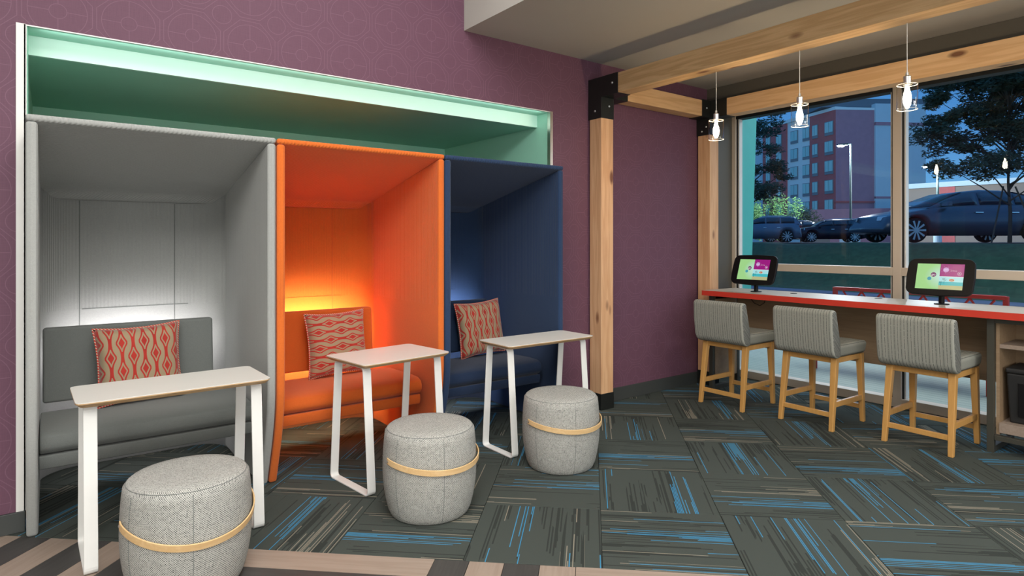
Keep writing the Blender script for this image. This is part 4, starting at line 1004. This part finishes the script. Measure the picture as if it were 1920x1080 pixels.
# ---- lamp posts
M['lamplit'] = emit('parking_lamp_lens', (0.9, 0.95, 1.0), 30.0); M['lamppost'] = plain('dark_green_post', (0.03, 0.05, 0.05), 0.5)
def lamp_post(px, depth, ztop, arm, label):
    p = far(px, depth, LOT-0.02); t = thing('lamp_post', label, 'street lamp', p, ROT, 'car park lamp posts'); H_ = ztop-LOT
    obj('pole', MB().lathe([(0.13, 0), (0.13, 0.05), (0.10, 0.06), (0.075, H_)], 12), M['lamppost'], t, smooth=False)
    obj('base', MB().lathe([(0.28, 0), (0.28, 0.5)], 16), M['stucco2'], t)
    obj('arm', MB().tube([(0, 0, H_-0.1), (-arm*0.5, 0, H_-0.02), (-arm, 0, H_-0.02)], 0.05, 8), M['lamppost'], t)
    h_ = obj('lamp_head', MB().hexa([(-arm-0.75, -0.2, H_-0.16), (-arm+0.1, -0.2, H_-0.12), (-arm+0.1, 0.2, H_-0.12), (-arm-0.75, 0.2, H_-0.16)], [(-arm-0.65, -0.15, H_-0.02), (-arm+0.1, -0.15, H_+0.04), (-arm+0.1, 0.15, H_+0.04), (-arm-0.65, 0.15, H_-0.02)]), M['lamppost'], t, bev=0.02)
    obj('lens', MB().box(-arm-0.62, -arm-0.22, -0.15, 0.15, H_-0.24, H_-0.165), M['lamplit'], h_, bev=0.02)
    l = bpy.data.lights.new('lamp_light', 'POINT'); l.energy = 4500; l.color = (0.85, 0.92, 1.0); l.shadow_soft_size = 0.2
    lo = bpy.data.objects.new('lamp_light', l); S.collection.objects.link(lo); lo.parent = t; lo.location = (-arm-0.4, 0, H_-0.5)
    return t
lamp_post(1595, 50, 9.35, 0.35, 'tall lit lamp post in front of the hotel')
lamp_post(1758, 47, 7.3, 0.4, 'lit lamp post above the roof of the big grey car')

# ---- planting
def leafmat(n, c1, c2):
    k = NT(n); v, x, y, z = k.obj(); k.col(k.mix(k.noise(v, 1.3, 3), c1, c2)); return k.fin(0.7)
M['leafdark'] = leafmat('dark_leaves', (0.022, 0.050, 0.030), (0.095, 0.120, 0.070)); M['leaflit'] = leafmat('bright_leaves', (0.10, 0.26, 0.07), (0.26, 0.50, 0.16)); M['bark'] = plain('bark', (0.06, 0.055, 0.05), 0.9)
def leaves(mb, c, n, rad, size, rng):
    for _ in range(n):
        while True:
            p = Vector((rng.uniform(-1, 1), rng.uniform(-1, 1), rng.uniform(-1, 1)))
            if p.length < 1: break
        p = Vector((p.x*rad[0], p.y*rad[1], p.z*rad[2]))+Vector(c)
        a = Vector((rng.gauss(0, 1), rng.gauss(0, 1), rng.gauss(0, 0.6))).normalized(); b = a.orthogonal().normalized(); s_ = size*rng.uniform(0.6, 1.3)
        mb.add([p-a*s_, p+b*s_*0.35, p+a*s_, p-b*s_*0.35], [(0, 1, 2, 3)])
def tree(loc, H_, clumps, label, size, mat, seed, trunk_r=0.07, stakes=False, nleaf=260):
    rng = random.Random(seed); t = thing('tree', label, 'tree', loc, ROT)
    top = max(c[2] for c, r in clumps); tp = [(0, 0, -0.1), (0.04, 0.03, H_*0.3), (-0.03, 0, H_*0.6), (0, 0, top)]
    obj('trunk', MB().tube(tp, [trunk_r, trunk_r*0.8, trunk_r*0.55, trunk_r*0.2], 10), M['bark'], t, smooth=True)
    fm = MB(); 
    for c, r in clumps:
        zc = max(0.5, c[2]-abs(c[0])*0.55-0.2)
        obj('branch', MB().tube([(0, 0, zc*0.95), (c[0]*0.5, c[1]*0.5, (zc+c[2])/2), c], [trunk_r*0.4, trunk_r*0.28, trunk_r*0.1], 6), M['bark'], t, smooth=True)
        for q in range(10):
            sc = (c[0]+rng.uniform(-1, 1)*r, c[1]+rng.uniform(-1, 1)*r, c[2]+rng.uniform(-0.5, 0.5)*r)
            leaves(fm, sc, nleaf//10, (r*0.6, r*0.5, r*0.34), size, rng)
    f = obj('foliage', fm, mat, t); f['kind'] = 'stuff'
    if stakes:
        for sx in (-0.55, 0.5):
            obj('stake', MB().tube([(sx, -0.2, 0), (sx*0.25, 0, 1.25)], 0.018, 6), M['bark'], t)
    return t
rng = random.Random(3)
cl = []
for i in range(46):
    z = rng.uniform(1.55, 4.9); wd = 1.5*math.sin(min(1, (5.4-z)/3.3)*PI/2)*(0.75 if z < 2 else 1)
    cl.append(((rng.uniform(-1, 1)*wd, rng.uniform(-0.9, 0.9), z), 0.42))
for c in ((-1.4, 0, 3.35), (-1.5, 0.1, 3.15), (-1.1, 0, 2.8), (-0.9, 0, 3.9), (-1.15, 0, 4.5), (-0.95, 0, 4.8), (-0.8, 0, 2.2)): cl.append((c, 0.3))
tree(far(1893, 13.6, LOT-0.03), 2.2, cl, 'dark leafy tree with stakes, filling the upper right of the window', 0.055, M['leafdark'], 5, 0.045, True, 1100)
cl = [((rng.uniform(-0.9, 1.1), rng.uniform(-0.8, 0.8), z), 0.55) for z in [2.0, 2.3, 2.6, 2.9, 3.3, 3.6, 4.0, 4.4, 4.9, 5.3, 5.8, 2.2, 3.0, 4.6]]+[((1.6, 0, 3.0), 0.4), ((1.3, 0, 3.4), 0.4)]
tree(far(1398, 27, LOT-0.03), 2.6, cl, 'dark tree behind the silver SUV, beside the aqua column', 0.09, M['leafdark'], 9, 0.08, False, 500)
def shrub(px, depth, w_, h_, mat, label, seed):
    rg = random.Random(seed); t = thing('shrub', label, 'bush', far(px, depth, LOT-0.02), ROT, 'bushes behind the parked cars'); fm = MB()
    for q in range(26):
        a = rg.uniform(-0.8, 0.8); z = rg.uniform(0.15, 0.85)*(1-0.35*abs(a))
        leaves(fm, (a*w_, rg.uniform(-0.5, 0.5), z*h_), 110, (w_*0.28, 0.6, h_*0.16), 0.14, rg)
    obj('stem', MB().tube([(0, 0, -0.1), (0.05, 0, h_*0.4), (0, 0, h_*0.8)], [0.12, 0.08, 0.03], 8), M['bark'], t)
    f = obj('foliage', fm, mat, t); f['kind'] = 'stuff'
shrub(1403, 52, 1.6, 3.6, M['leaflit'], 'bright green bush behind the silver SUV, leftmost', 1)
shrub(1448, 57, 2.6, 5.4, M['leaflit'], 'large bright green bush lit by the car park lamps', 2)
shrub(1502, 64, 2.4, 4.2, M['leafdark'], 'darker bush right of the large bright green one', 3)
